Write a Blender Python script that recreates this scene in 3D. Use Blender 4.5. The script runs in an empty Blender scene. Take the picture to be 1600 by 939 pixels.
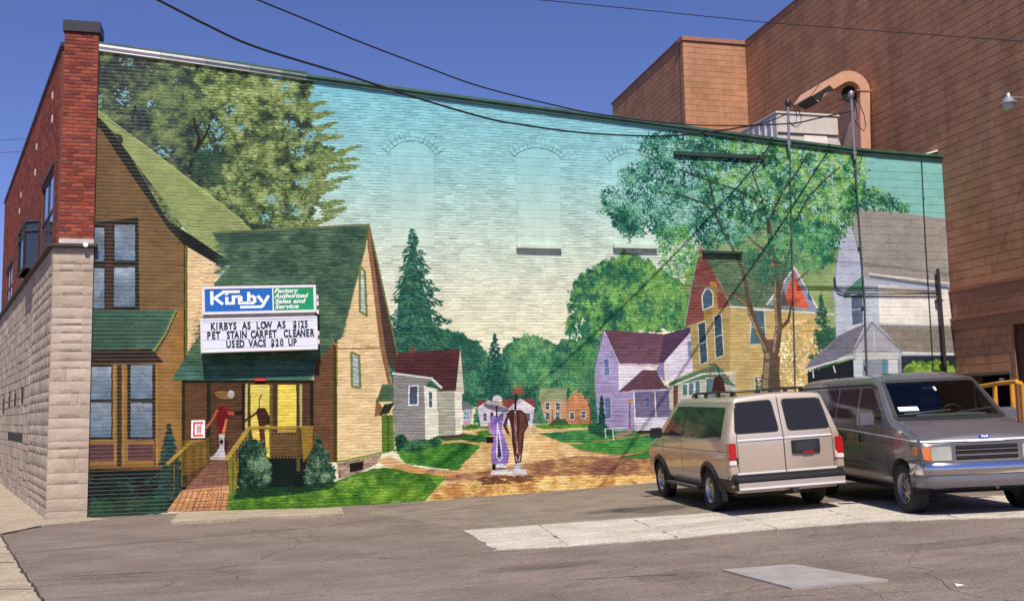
import bpy, bmesh, math, random
import numpy as np
from math import sin, cos, tan, pi, radians, sqrt, atan2
from mathutils import Vector, Matrix
from mathutils.bvhtree import BVHTree
from mathutils.geometry import delaunay_2d_cdt

random.seed(7)
rng = np.random.default_rng(11)
sc = bpy.context.scene
COL = sc.collection

# ------------------------------------------------------------------ camera
FPX = 1620.0
CAM = np.array([2.98, -22.258, 1.9])
YAW, PITCH, ROLL = radians(14.5), math.atan(175 / 1620), radians(-1.06)
_f = np.array([sin(YAW) * cos(PITCH), cos(YAW) * cos(PITCH), sin(PITCH)])
_r0 = np.array([cos(YAW), -sin(YAW), 0.0])
_u0 = np.cross(_r0, _f)
CR = _r0 * cos(ROLL) + _u0 * sin(ROLL)
CU = -_r0 * sin(ROLL) + _u0 * cos(ROLL)
camd = bpy.data.cameras.new('camera')
cam = bpy.data.objects.new('camera', camd)
COL.objects.link(cam)
m = Matrix.Identity(4)
for i in range(3):
    m[i][0], m[i][1], m[i][2], m[i][3] = CR[i], CU[i], -_f[i], CAM[i]
cam.matrix_world = m
camd.sensor_width = 36
camd.lens = 36 * FPX / 1600
camd.clip_end = 1500
sc.camera = cam

# ------------------------------------------------------------------ sky, sun, exposure
SUN_EL, SUN_PHI = radians(57), radians(9)          # height; swing from the wall's normal towards -X
sdir = Vector((-sin(SUN_PHI) * cos(SUN_EL), -cos(SUN_PHI) * cos(SUN_EL), sin(SUN_EL)))
w = bpy.data.worlds.new('World'); sc.world = w; w.use_nodes = True
nt = w.node_tree; bg = nt.nodes['Background']
sky = nt.nodes.new('ShaderNodeTexSky'); sky.sky_type = 'NISHITA'; sky.sun_disc = False
sky.sun_elevation = SUN_EL
sky.sun_rotation = atan2(sdir.x, sdir.y)
sky.air_density = 1.0; sky.dust_density = 0.0; sky.ozone_density = 6.0
tint = nt.nodes.new('ShaderNodeVectorMath'); tint.operation = 'MULTIPLY'; tint.inputs[1].default_value = (0.93, 0.84, 1.2)   # the camera's white balance
nt.links.new(sky.outputs[0], tint.inputs[0]); nt.links.new(tint.outputs[0], bg.inputs[0]); bg.inputs[1].default_value = 0.071
sl = bpy.data.lights.new('sun', 'SUN'); sun = bpy.data.objects.new('sun', sl); COL.objects.link(sun)
sl.energy = 4.6; sl.angle = radians(0.53); sl.color = (1.0, 0.93, 0.82)
sun.rotation_euler = sdir.to_track_quat('Z', 'Y').to_euler()
sc.render.engine = 'CYCLES'
sc.render.resolution_x, sc.render.resolution_y = 1024, 600
sc.view_settings.view_transform = 'Standard'; sc.view_settings.look = 'None'
sc.view_settings.exposure = 0.45; sc.view_settings.gamma = 1.0

# ------------------------------------------------------------------ measuring helpers
def ray(x, y):
    return CR * ((x - 800) / FPX) - CU * ((y - 469.5) / FPX) + _f
def at(x, y, Y=0.0):
    """point on the vertical plane Y = const seen at photo pixel x, y"""
    d = ray(x, y); return Vector(CAM + d * ((Y - CAM[1]) / d[1]))
def at_z(x, y, z=0.0):
    d = ray(x, y); return Vector(CAM + d * ((z - CAM[2]) / d[2]))
def at_x(x, y, p0, az):
    """point on the vertical plane through p0 running along azimuth az (radians)"""
    d = ray(x, y); n = np.array([cos(az), -sin(az), 0])
    return Vector(CAM + d * (((np.array(p0) - CAM) @ n) / (d @ n)))
GX = [-60, 4.5, 6.6, 10.0, 12.5, 14.5, 30, 80]
GZ = [0.0, 0.0, 0.05, 0.18, 0.30, 0.35, 0.45, 0.45]
def gz(x):
    return float(np.interp(x, GX, GZ))
def on_ground(x, y):
    z = 0.1
    for _ in range(12):
        p = at_z(x, y, z); z = gz(p.x)
    return Vector((p.x, p.y, z))

# ------------------------------------------------------------------ materials
MATS = {}
def mat(name, col, rough=0.8, metal=0.0, var=0.06, scale=6.0, bump=0.0, bscale=60.0, coat=0.0, spec=0.5, emit=None):
    if name in MATS: return MATS[name]
    m_ = bpy.data.materials.new(name); m_.use_nodes = True; n = m_.node_tree; b = n.nodes['Principled BSDF']
    b.inputs['Roughness'].default_value = rough; b.inputs['Metallic'].default_value = metal
    b.inputs['Coat Weight'].default_value = coat; b.inputs['Coat Roughness'].default_value = 0.04
    b.inputs['Specular IOR Level'].default_value = spec
    tc = n.nodes.new('ShaderNodeTexCoord')
    if var > 0:
        no = n.nodes.new('ShaderNodeTexNoise'); no.inputs['Scale'].default_value = scale; no.inputs['Detail'].default_value = 6
        n.links.new(tc.outputs['Object'], no.inputs['Vector'])
        mr = n.nodes.new('ShaderNodeMapRange'); mr.inputs[1].default_value = 0.25; mr.inputs[2].default_value = 0.75
        mr.inputs[3].default_value = 1 - var * 1.6; mr.inputs[4].default_value = 1 + var * 1.6
        n.links.new(no.outputs[0], mr.inputs[0])
        vm = n.nodes.new('ShaderNodeVectorMath'); vm.operation = 'SCALE'; vm.inputs[0].default_value = col
        n.links.new(mr.outputs[0], vm.inputs['Scale']); n.links.new(vm.outputs[0], b.inputs['Base Color'])
    else:
        b.inputs['Base Color'].default_value = (*col, 1)
    if bump > 0:
        nb = n.nodes.new('ShaderNodeTexNoise'); nb.inputs['Scale'].default_value = bscale; nb.inputs['Detail'].default_value = 5
        n.links.new(tc.outputs['Object'], nb.inputs['Vector'])
        bp = n.nodes.new('ShaderNodeBump'); bp.inputs['Strength'].default_value = bump; bp.inputs['Distance'].default_value = 0.01
        n.links.new(nb.outputs[0], bp.inputs['Height']); n.links.new(bp.outputs[0], b.inputs['Normal'])
    if emit: b.inputs['Emission Color'].default_value = (*emit, 1); b.inputs['Emission Strength'].default_value = 1
    MATS[name] = m_
    return m_
def island_mat(name, cols, rough=0.85, bump=0.5, bscale=40.0, obj_random=False, streak=0.0):
    """colour picked per loose piece (brick, block) between the given colours"""
    m_ = bpy.data.materials.new(name); m_.use_nodes = True; n = m_.node_tree; b = n.nodes['Principled BSDF']
    b.inputs['Roughness'].default_value = rough; b.inputs['Specular IOR Level'].default_value = 0.25
    tc = n.nodes.new('ShaderNodeTexCoord'); ge = n.nodes.new('ShaderNodeNewGeometry')
    rp = n.nodes.new('ShaderNodeValToRGB'); cr = rp.color_ramp
    while len(cr.elements) < len(cols): cr.elements.new(0.5)
    for i, c in enumerate(cols): cr.elements[i].position = i / (len(cols) - 1); cr.elements[i].color = (*c, 1)
    if obj_random:
        oi = n.nodes.new('ShaderNodeObjectInfo'); n.links.new(oi.outputs['Random'], rp.inputs[0])
    else:
        n.links.new(ge.outputs['Random Per Island'], rp.inputs[0])
    no = n.nodes.new('ShaderNodeTexNoise'); no.inputs['Scale'].default_value = 1.3; no.inputs['Detail'].default_value = 8; no.inputs['Roughness'].default_value = 0.65
    n.links.new(ge.outputs['Position'], no.inputs['Vector'])
    mr = n.nodes.new('ShaderNodeMapRange'); mr.inputs[1].default_value = 0.3; mr.inputs[2].default_value = 0.7; mr.inputs[3].default_value = 0.74; mr.inputs[4].default_value = 1.16
    n.links.new(no.outputs[0], mr.inputs[0])
    fac = mr.outputs[0]
    if streak:                                         # rain streaks and soot running down the face
        mp = n.nodes.new('ShaderNodeMapping'); mp.inputs['Scale'].default_value = (1.6, 1.6, .13); n.links.new(ge.outputs['Position'], mp.inputs[0])
        n2 = n.nodes.new('ShaderNodeTexNoise'); n2.inputs['Scale'].default_value = 1.0; n2.inputs['Detail'].default_value = 7; n2.inputs['Roughness'].default_value = .7; n.links.new(mp.outputs[0], n2.inputs['Vector'])
        m2 = n.nodes.new('ShaderNodeMapRange'); m2.inputs[1].default_value = .5; m2.inputs[2].default_value = .72; m2.inputs[3].default_value = 1; m2.inputs[4].default_value = 1 - streak; n.links.new(n2.outputs[0], m2.inputs[0])
        mu = n.nodes.new('ShaderNodeMath'); mu.operation = 'MULTIPLY'; n.links.new(fac, mu.inputs[0]); n.links.new(m2.outputs[0], mu.inputs[1]); fac = mu.outputs[0]
    vm = n.nodes.new('ShaderNodeVectorMath'); vm.operation = 'SCALE'
    n.links.new(rp.outputs[0], vm.inputs[0]); n.links.new(fac, vm.inputs['Scale']); n.links.new(vm.outputs[0], b.inputs['Base Color'])
    nb = n.nodes.new('ShaderNodeTexNoise'); nb.inputs['Scale'].default_value = bscale; nb.inputs['Detail'].default_value = 6
    n.links.new(ge.outputs['Position'], nb.inputs['Vector'])
    bp = n.nodes.new('ShaderNodeBump'); bp.inputs['Strength'].default_value = bump; bp.inputs['Distance'].default_value = 0.02
    n.links.new(nb.outputs[0], bp.inputs['Height']); n.links.new(bp.outputs[0], b.inputs['Normal'])
    return m_

# ------------------------------------------------------------------ mesh helpers
def link(name, me, material=None, parent=None):
    o = bpy.data.objects.new(name, me); COL.objects.link(o)
    if material is not None and me is not None and len(me.materials) == 0: me.materials.append(material)
    if parent is not None: o.parent = parent
    return o
def thing(name, label, cat, loc=(0, 0, 0), rz=0.0, group=None, rot=None):
    o = bpy.data.objects.new(name, None); COL.objects.link(o); o.empty_display_size = 0.2
    o.location = loc; o.rotation_euler = rot or (0, 0, rz)
    return tag(o, label, cat, group)
def tag(o, label=None, cat=None, group=None, kind=None):
    if label: o['label'] = label
    if cat: o['category'] = cat
    if group: o['group'] = group
    if kind: o['kind'] = kind
    return o
class MB:
    def __init__(s): s.v = []; s.f = []
    def add(s, vs, fs):
        b = len(s.v); s.v += [tuple(q) for q in vs]; s.f += [tuple(b + i for i in f) for f in fs]; return s
    def box(s, lo, hi, M=None):
        x0, y0, z0 = lo; x1, y1, z1 = hi
        vs = [(x0, y0, z0), (x1, y0, z0), (x1, y1, z0), (x0, y1, z0), (x0, y0, z1), (x1, y0, z1), (x1, y1, z1), (x0, y1, z1)]
        if M is not None: vs = [M @ Vector(v) for v in vs]
        return s.add(vs, [(0, 3, 2, 1), (4, 5, 6, 7), (0, 1, 5, 4), (1, 2, 6, 5), (2, 3, 7, 6), (3, 0, 4, 7)])
    def tube(s, pts, r, n=8, cap=True):
        pts = [Vector(p) for p in pts]; rings = []
        up = Vector((0, 0, 1))
        for i, p in enumerate(pts):
            t = (pts[min(i + 1, len(pts) - 1)] - pts[max(i - 1, 0)]).normalized()
            a = t.cross(up if abs(t.z) < 0.95 else Vector((1, 0, 0))).normalized(); b = a.cross(t)
            rr = r[i] if isinstance(r, (list, tuple)) else r
            rings.append([p + a * (cos(2 * pi * k / n) * rr) + b * (sin(2 * pi * k / n) * rr) for k in range(n)])
        vs = [q for R in rings for q in R]; fs = []
        for i in range(len(pts) - 1):
            for k in range(n):
                fs.append((i * n + k, i * n + (k + 1) % n, (i + 1) * n + (k + 1) % n, (i + 1) * n + k))
        if cap: fs += [tuple(range(n))[::-1], tuple((len(pts) - 1) * n + k for k in range(n))]
        return s.add(vs, fs)
    def lathe(s, prof, c=(0, 0, 0), axis='z', n=24, cap=True):
        vs = []; fs = []
        for (r, h) in prof:
            for k in range(n):
                a = 2 * pi * k / n; q = (r * cos(a), r * sin(a), h)
                if axis == 'x': q = (h, r * cos(a), r * sin(a))
                if axis == 'y': q = (r * cos(a), h, r * sin(a))
                vs.append((q[0] + c[0], q[1] + c[1], q[2] + c[2]))
        for i in range(len(prof) - 1):
            for k in range(n): fs.append((i * n + k, i * n + (k + 1) % n, (i + 1) * n + (k + 1) % n, (i + 1) * n + k))
        if cap: fs += [tuple(range(n))[::-1], tuple((len(prof) - 1) * n + k for k in range(n))]
        return s.add(vs, fs)
    def prism(s, poly, d0, d1, M):
        """poly: 2-D outline; M maps (u, v, d) to space"""
        n = len(poly); vs = [M @ Vector((u, v, d0)) for u, v in poly] + [M @ Vector((u, v, d1)) for u, v in poly]
        fs = [tuple(range(n)), tuple(range(2 * n - 1, n - 1, -1))] + [(i, n + i, n + (i + 1) % n, (i + 1) % n) for i in range(n)]
        return s.add(vs, fs)
    def mesh(s, name, smooth=None, bevel=0.0):
        me = bpy.data.meshes.new(name); me.from_pydata(s.v, [], s.f); me.update()
        bm = bmesh.new(); bm.from_mesh(me)
        bmesh.ops.recalc_face_normals(bm, faces=bm.faces)
        if bevel > 0:
            bmesh.ops.bevel(bm, geom=[e for e in bm.edges if e.calc_face_angle(0) > 0.5], offset=bevel, segments=2, affect='EDGES', clamp_overlap=True)
        bm.to_mesh(me); bm.free()
        if smooth is not None:
            me.polygons.foreach_set('use_smooth', [True] * len(me.polygons)); me.set_sharp_from_angle(angle=radians(smooth))
        return me
    def build(s, name, material, parent=None, smooth=None, bevel=0.0):
        return link(name, s.mesh(name, smooth, bevel), material, parent)
def frameM(o, u, v, n):
    """matrix with columns u, v, n and origin o"""
    M = Matrix.Identity(4)
    for i in range(3): M[i][0], M[i][1], M[i][2], M[i][3] = u[i], v[i], n[i], o[i]
    return M
def text_mesh(body, size, extr=0.004, shear=0.0, offset=0.0, width=None, align='CENTER', spacing=1.0):
    cu = bpy.data.curves.new('lettering', 'FONT'); cu.body = body; cu.size = size; cu.extrude = extr; cu.shear = shear
    cu.offset = offset; cu.align_x = align; cu.resolution_u = 3; cu.space_character = spacing
    o = bpy.data.objects.new('lettering', cu); COL.objects.link(o)
    me = bpy.data.meshes.new_from_object(o); bpy.data.objects.remove(o); bpy.data.curves.remove(cu)
    if width and len(me.vertices):
        xs = [v.co.x for v in me.vertices]; k = width / (max(xs) - min(xs))
        for v in me.vertices: v.co.x *= k
    return me

# ------------------------------------------------------------------ the wall painting (flat print on the side wall)
PPM = 120.0; MX0, MZ0 = -0.2, -0.2; MW, MH = 2448, 1248
ALB = 0.80                                  # paint reflectance of the brightest tone
cv = np.zeros((MH, MW, 3), np.float32)
def uv(pts):
    return np.array([[(p.x - MX0) * PPM, (p.z - MZ0) * PPM] for p in (at(x, y) for x, y in pts)])
def smooth_noise(cell, seed):
    r = np.random.default_rng(seed); h, w_ = MH // cell + 3, MW // cell + 3
    g = r.random((h, w_)).astype(np.float32)
    ys = np.arange(MH) / cell; xs = np.arange(MW) / cell
    y0 = ys.astype(int); x0 = xs.astype(int); fy = (ys - y0)[:, None]; fx = (xs - x0)[None, :]
    fy = fy * fy * (3 - 2 * fy); fx = fx * fx * (3 - 2 * fx)
    return (g[y0][:, x0] * (1 - fy) * (1 - fx) + g[y0][:, x0 + 1] * (1 - fy) * fx + g[y0 + 1][:, x0] * fy * (1 - fx) + g[y0 + 1][:, x0 + 1] * fy * fx)
NZ = (smooth_noise(90, 1) * .3 + smooth_noise(34, 2) * .3 + smooth_noise(11, 3) * .22 + smooth_noise(4, 4) * .18 - .5) * 2
NL = smooth_noise(48, 8) * .34 + smooth_noise(20, 9) * .36 + smooth_noise(8, 10) * .30
def mask(P):
    x0, y0 = np.floor(P.min(0)).astype(int) - 1; x1, y1 = np.ceil(P.max(0)).astype(int) + 2
    x0, y0 = max(x0, 0), max(y0, 0); x1, y1 = min(x1, MW), min(y1, MH)
    if x1 <= x0 or y1 <= y0: return None
    X = np.arange(x0, x1) + .5; Y = np.arange(y0, y1) + .5
    mk = np.zeros((y1 - y0, x1 - x0), bool)
    n = len(P)
    for i in range(n):
        ax, ay = P[i]; bx, by = P[(i + 1) % n]
        if ay == by: continue
        rows = np.where((Y > min(ay, by)) & (Y <= max(ay, by)))[0]
        if len(rows) == 0: continue
        xi = ax + (Y[rows] - ay) * (bx - ax) / (by - ay)
        mk[rows] ^= X[None, :] < xi[:, None]
    return x0, y0, x1, y1, mk
def C(c): return np.array(c, np.float32) / 255
def poly(pts, col, a=1.0, jit=0.10, top=None, raw=False, side=None):
    """fill; top: second colour blended in towards the upper edge; side: towards the right edge"""
    P = pts if raw else uv(pts)
    r = mask(P)
    if r is None: return
    x0, y0, x1, y1, mk = r
    base = np.broadcast_to(C(col), (y1 - y0, x1 - x0, 3)).copy()
    if top is not None:
        t = np.linspace(0, 1, y1 - y0)[:, None, None]; base = base * (1 - t) + C(top) * t
    if side is not None:
        t = np.linspace(0, 1, x1 - x0)[None, :, None]; base = base * (1 - t) + C(side) * t
    if jit: base *= 1 + jit * NZ[y0:y1, x0:x1, None]
    s = cv[y0:y1, x0:x1]; s[mk] = s[mk] * (1 - a) + base[mk] * a
def line(pts, wd, col, a=1.0, jit=0.1):
    P = uv(pts); h = wd * 1.54 / 2
    for i in range(len(P) - 1):
        d = P[i + 1] - P[i]; L = np.hypot(*d)
        if L < 1e-6: continue
        n = np.array([-d[1], d[0]]) / L * h; e = d / L * h * .3
        poly(np.array([P[i] + n - e, P[i + 1] + n + e, P[i + 1] - n + e, P[i] - n - e]), col, a, jit, raw=True)
def limb(pts, w0, w1, col, hi=None):
    n = len(pts) - 1
    for i in range(n):
        wd = w0 + (w1 - w0) * i / n
        line(pts[i:i + 2], wd, col, jit=.25)
        if hi: line([(x - wd * .22, y) for x, y in pts[i:i + 2]], wd * .3, hi, .8, jit=.25)
STAMPS = {}
def stamp(L, Wd, ang):
    k = (round(L * 2), round(Wd * 2), round(ang * 8))
    if k not in STAMPS:
        R = int(math.ceil(L)) + 1; yy, xx = np.mgrid[-R:R + 1, -R:R + 1].astype(np.float32); a = k[2] / 8
        u_ = xx * cos(a) + yy * sin(a); v_ = -xx * sin(a) + yy * cos(a)
        d = np.sqrt((u_ / max(L, .6)) ** 2 + (v_ / max(Wd, .5)) ** 2)
        STAMPS[k] = (R, np.clip((1.15 - d) * 3, 0, 1)[:, :, None])
    return STAMPS[k]
def dabs(P, cols, L=4.5, Wd=1.8, ang=None, aj=1.5, a=.95, lj=.4):
    P = np.asarray(P); n = len(P); cols = np.asarray(cols, np.float32)
    an = (rng.random(n) - .5) * 2 * aj + (ang if ang is not None else 0); ls = L * (1 + (rng.random(n) - .5) * 2 * lj)
    for i in range(n):
        R, s = stamp(ls[i], Wd, an[i] % pi); x, y = int(P[i][0]), int(P[i][1])
        if x - R < 0 or y - R < 0 or x + R + 1 > MW or y + R + 1 > MH: continue
        w_ = cv[y - R:y + R + 1, x - R:x + R + 1]; w_ += (cols[i] - w_) * (s * a)
def inside_pts(P, n):
    x0, y0, x1, y1, mk = mask(P); ys, xs = np.nonzero(mk); k = rng.integers(0, len(xs), n)
    return np.stack([xs[k] + x0 + rng.random(n), ys[k] + y0 + rng.random(n)], 1)
def ragged(P, amp, step=9):
    """break an outline up into twig-like bumps"""
    out = []
    for i in range(len(P)):
        a, b = P[i], P[(i + 1) % len(P)]; L = np.hypot(*(b - a)); k = max(1, int(L / step)); n_ = np.array([(b - a)[1], -(b - a)[0]]) / max(L, 1e-6)
        for j in range(k): out.append(a + (b - a) * (j / k) + n_ * rng.normal(0, amp) + (rng.random(2) - .5) * amp)
    return np.array(out)
def foliage(pts, pal, n, L=4.5, Wd=1.8, fill=.8, amp=6, ang=None, aj=1.5, side=None, dark=0.55, clump=1.0, holes=0, hole_col=(165, 210, 200)):
    """pal: list of tones from dark to light; tone follows clumps, and 'side' (dx, dy) pulls light to one side"""
    P = uv(pts); Rg = ragged(P, amp); pal = [C(c) for c in pal]
    if fill: poly(Rg, tuple(np.array(pal[0]) * 255 * .6 + np.array(pal[len(pal) // 2]) * 255 * .4), fill, .25, raw=True)
    Q = inside_pts(Rg, n); Q += rng.normal(0, amp * .55, Q.shape)
    c0 = P.mean(0); ext = np.abs(P - c0).max(0)
    qi = np.clip(Q.astype(int), 0, [MW - 1, MH - 1]); t = (NL[qi[:, 1], qi[:, 0]] - .5) * 3.0 * clump + .45 + rng.normal(0, .2, n)
    if side is not None: t += ((Q - c0) / ext) @ np.array(side)
    o = np.argsort(t + rng.normal(0, .25, n)); Q = Q[o]; t = np.clip(t[o], 0, .999)
    idx = t * (len(pal) - 1); i0 = idx.astype(int); fr = (idx - i0)[:, None]; pa = np.array(pal)
    cols = pa[i0] * (1 - fr) + pa[np.minimum(i0 + 1, len(pal) - 1)] * fr
    cols *= 1 + rng.normal(0, .11, (n, 1))
    dabs(Q, cols, L, Wd, ang, aj)
    if holes:
        H = inside_pts(P, holes); dabs(H, np.tile(C(hole_col), (holes, 1)), L * .8, Wd * 1.1, a=.85)
def conifer(ax, ay, by, wl, wr, pal, tiers=26, den=26, L=6):
    for i in range(tiers):
        t = (i + .5) / tiers; y = ay + (by - ay) * t; k = t ** .8 * (1 + .25 * sin(i * 2.4) + .15 * sin(i * 5.1))
        lo, hi = ax - wl * k, ax + wr * k; n = int(den * (.35 + t * 1.6))
        xs = rng.uniform(lo, hi, n); ys = y + np.abs(xs - ax) * .22 + rng.normal(0, (by - ay) / tiers * .35, n)
        P = uv(list(zip(xs, ys))); tt = np.clip(rng.random(n) * .8 + (.2 if i % 3 == 0 else 0), 0, .999) * (len(pal) - 1)
        cols = np.array([C(pal[int(round(q))]) for q in tt]) * (1 + rng.normal(0, .08, (n, 1)))
        s = np.sign(xs - ax)
        for sg in (-1, 1):
            k_ = s == sg
            if k_.any(): dabs(P[k_], cols[k_], L, 1.9, ang=(-.45 * sg), aj=.45)
def lap(tl, tr, br, bl, n, col, wd=1.0, a=.6):
    for i in range(1, n):
        t = i / n; line([(tl[0] + (bl[0] - tl[0]) * t, tl[1] + (bl[1] - tl[1]) * t), (tr[0] + (br[0] - tr[0]) * t, tr[1] + (br[1] - tr[1]) * t)], wd, col, a)
def quad(x0, y0, x1, y1): return [(x0, y0), (x1, y0), (x1, y1), (x0, y1)]
def strokes(pts, pal, n, L=6, Wd=1.2, ang=0.0, aj=.25, a=.8, clump=1.0):
    P = uv(pts); Q = inside_pts(P, n); qi = Q.astype(int); t = np.clip((NL[qi[:, 1], qi[:, 0]] - .5) * 2 * clump + .5 + rng.normal(0, .2, n), 0, .999)
    pa = np.array([C(c) for c in pal]); idx = t * (len(pal) - 1); i0 = idx.astype(int); fr = (idx - i0)[:, None]
    dabs(Q, pa[i0] * (1 - fr) + pa[np.minimum(i0 + 1, len(pal) - 1)] * fr, L, Wd, ang, aj, a)
def window(pts, glass, fr, fw=2.0, mid=True, cross=False):
    poly(pts, glass, jit=.3); tl, tr, br, bl = pts
    line(list(pts) + [pts[0]], fw, fr)
    if mid: line([((tl[0] + bl[0]) / 2, (tl[1] + bl[1]) / 2), ((tr[0] + br[0]) / 2, (tr[1] + br[1]) / 2)], fw * .7, fr)
    if cross: line([((tl[0] + tr[0]) / 2, (tl[1] + tr[1]) / 2), ((bl[0] + br[0]) / 2, (bl[1] + br[1]) / 2)], fw * .6, fr)
def ell(cx, cy, rx, ry, col, rot=0, n=20, jit=.15):
    poly([(cx + rx * cos(t) * cos(rot) - ry * sin(t) * sin(rot), cy + rx * cos(t) * sin(rot) + ry * sin(t) * cos(rot)) for t in np.linspace(0, 2 * pi, n, endpoint=False)], col, jit=jit)

# --- painted sky, pale towards the horizon
Zs = (np.arange(MH) / PPM + MZ0)[:, None, None]; Xs = (np.arange(MW) / PPM + MX0)[None, :, None]
def ramp(z, ks, cs): return np.stack([np.interp(z, ks, [c[i] for c in cs]) for i in range(3)], -1)
sk = ramp(Zs[:, 0, 0], [0, 3.6, 4.6, 5.8, 7.4, 9.2], [(240, 236, 200), (240, 236, 200), (230, 234, 206), (206, 228, 210), (158, 216, 216), (126, 205, 220)])[:, None, :] / 255
tl_ = ramp(Zs[:, 0, 0], [0, 6.4, 9.2], [(165, 205, 190), (142, 204, 196), (122, 196, 188)])[:, None, :] / 255
tx = np.clip((Xs - 12.5) / 4, 0, 1)
cv[:] = (sk * (1 - tx) + tl_ * tx) * (1 + .05 * NZ[:, :, None])
WH = (232, 232, 228)
# hillside behind the tree on the right
poly([(1060, 470), (1090, 385), (1140, 340), (1230, 325), (1330, 350), (1330, 600), (1060, 600)], (150, 168, 98), jit=.2, top=(140, 172, 118))
# far woods
W1 = [(34, 92, 74), (50, 115, 88), (72, 138, 96), (96, 158, 104)]
foliage([(600, 520), (650, 514), (700, 512), (712, 520), (742, 530), (758, 546), (762, 560), (770, 640), (600, 640)], W1[:3], 5200, 3.2, 1.6, fill=1, amp=4)
foliage([(755, 560), (790, 548), (800, 532), (830, 522), (852, 528), (868, 540), (885, 530), (905, 528), (945, 540), (945, 670), (740, 660)], W1, 8200, 3.2, 1.6, fill=1, amp=4, side=(0, .15))
foliage([(795, 545), (806, 532), (835, 523), (860, 535), (862, 600), (800, 610)], [(62, 128, 88), (92, 158, 98), (118, 176, 108)], 2000, 3.2, 1.5, fill=.4, amp=4)
conifer(773, 522, 625, 22, 22, [(20, 72, 66), (32, 88, 76), (44, 102, 84)], 22, 26, 4)
# tall spruce left of the clearing
poly([(644, 372), (655, 430), (672, 480), (680, 530), (618, 545), (622, 470), (634, 420)], (34, 84, 70), .9, .3)
conifer(644, 360, 548, 42, 62, [(20, 66, 60), (36, 92, 76), (60, 120, 92), (92, 150, 110)], 21, 62, 6.5)
# round green tree in the middle distance
foliage([(886, 505), (890, 455), (915, 425), (955, 405), (985, 396), (1015, 410), (1040, 428), (1072, 448), (1084, 480), (1072, 512), (940, 520), (932, 620), (905, 640), (900, 560), (905, 535)],
        [(34, 96, 78), (56, 122, 84), (90, 152, 82), (126, 182, 92)], 13000, 4.2, 1.7, fill=1, amp=5, side=(.35, .2))
foliage([(885, 515), (930, 505), (935, 600), (928, 655), (890, 640)], [(28, 96, 80), (60, 132, 88), (98, 162, 88)], 2500, 4, 1.7, fill=.7, amp=5)
for q in [(888, 470), (893, 490), (900, 510), (905, 525), (912, 500), (897, 528)]:
    dabs(uv([(q[0] + rng.normal(0, 4), q[1] + rng.normal(0, 3)) for _ in range(7)]), np.tile(C((232, 232, 200)), (7, 1)), 4, 1.8)
# lawns, dirt road
ROAD = [(222, 172, 96), (205, 150, 80), (238, 196, 122)]
poly([(640, 800), (700, 740), (748, 697), (735, 690), (725, 668), (930, 662), (1060, 690), (1060, 770), (640, 800)], (228, 186, 120), jit=.16)
poly([(720, 668), (925, 658), (926, 674), (846, 678), (745, 682), (722, 677)], (226, 190, 130), jit=.1)
G1 = [(40, 98, 42), (64, 132, 42), (96, 160, 46), (128, 182, 56)]
def lawn(p, pal=G1, n=2500, top=None):
    poly(p, pal[1], jit=.15, top=top); strokes(p, pal, n, 5, 1.1)
lawn([(722, 664), (765, 662), (770, 667), (724, 671)], n=200)
lawn([(745, 674), (775, 672), (778, 679), (750, 681)], n=200); lawn([(836, 664), (925, 660), (925, 667), (848, 670)], n=300)
lawn([(843, 677), (922, 671), (990, 672), (1040, 676), (1040, 694), (958, 692), (880, 691)], [(40, 112, 70), (56, 134, 74), (92, 160, 70)], 1800)
lawn([(886, 694), (950, 690), (1040, 692), (1040, 705), (958, 710), (905, 702)], [(44, 118, 62), (72, 152, 62), (106, 176, 66)], 1500)
lawn([(970, 713), (1040, 702), (1040, 734), (1000, 724)], [(40, 112, 62), (62, 142, 60)], 700)
line([(925, 690), (960, 686), (1035, 676)], 2.2, (190, 140, 95), .8); line([(905, 703), (960, 711), (1035, 702)], 2.5, (170, 110, 85), .8)
strokes([(700, 738), (748, 697), (760, 682), (850, 680), (930, 715), (1020, 730), (1050, 770), (660, 784)], [(206, 152, 94), (226, 180, 112), (240, 204, 138), (250, 220, 164)], 5200, 9, 1.5, 0, .12, .7)
poly([(668, 752), (745, 738), (840, 722), (900, 712), (1040, 716), (1050, 745), (1040, 737), (950, 742), (800, 742), (700, 748)], (148, 98, 78), .75, .3)
strokes([(690, 745), (860, 718), (1040, 716), (1050, 745), (900, 742), (700, 752)], [(128, 82, 66), (170, 116, 84), (226, 178, 100)], 1200, 10, 1.4, 0, .1, .75)
strokes([(672, 760), (800, 745), (1045, 742), (1045, 768), (655, 786)], [(186, 124, 68), (226, 170, 86), (246, 206, 120), (252, 222, 150)], 3600, 7, 1.8, 0.1, .4, .85)
poly([(1030, 676), (1500, 676), (1500, 780), (1030, 780)], (70, 132, 52)); strokes([(1040, 680), (1494, 680), (1494, 775), (1040, 772)], G1, 3500, 6, 1.2)
poly([(1046, 600), (1290, 600), (1290, 692), (1046, 692)], (196, 160, 84)); lap((1046, 605), (1290, 605), (1290, 690), (1046, 690), 10, (140, 108, 48), .8, .5)
poly([(1262, 590), (1494, 590), (1494, 700), (1262, 700)], (54, 60, 70)); poly([(1335, 600), (1410, 600), (1410, 696), (1335, 696)], (146, 152, 164)); poly([(1258, 672), (1494, 672), (1494, 700), (1258, 700)], (150, 146, 140))
for x_ in (1300, 1450, 1480): line([(x_, 590), (x_, 672)], 4, (206, 208, 206))
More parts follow.
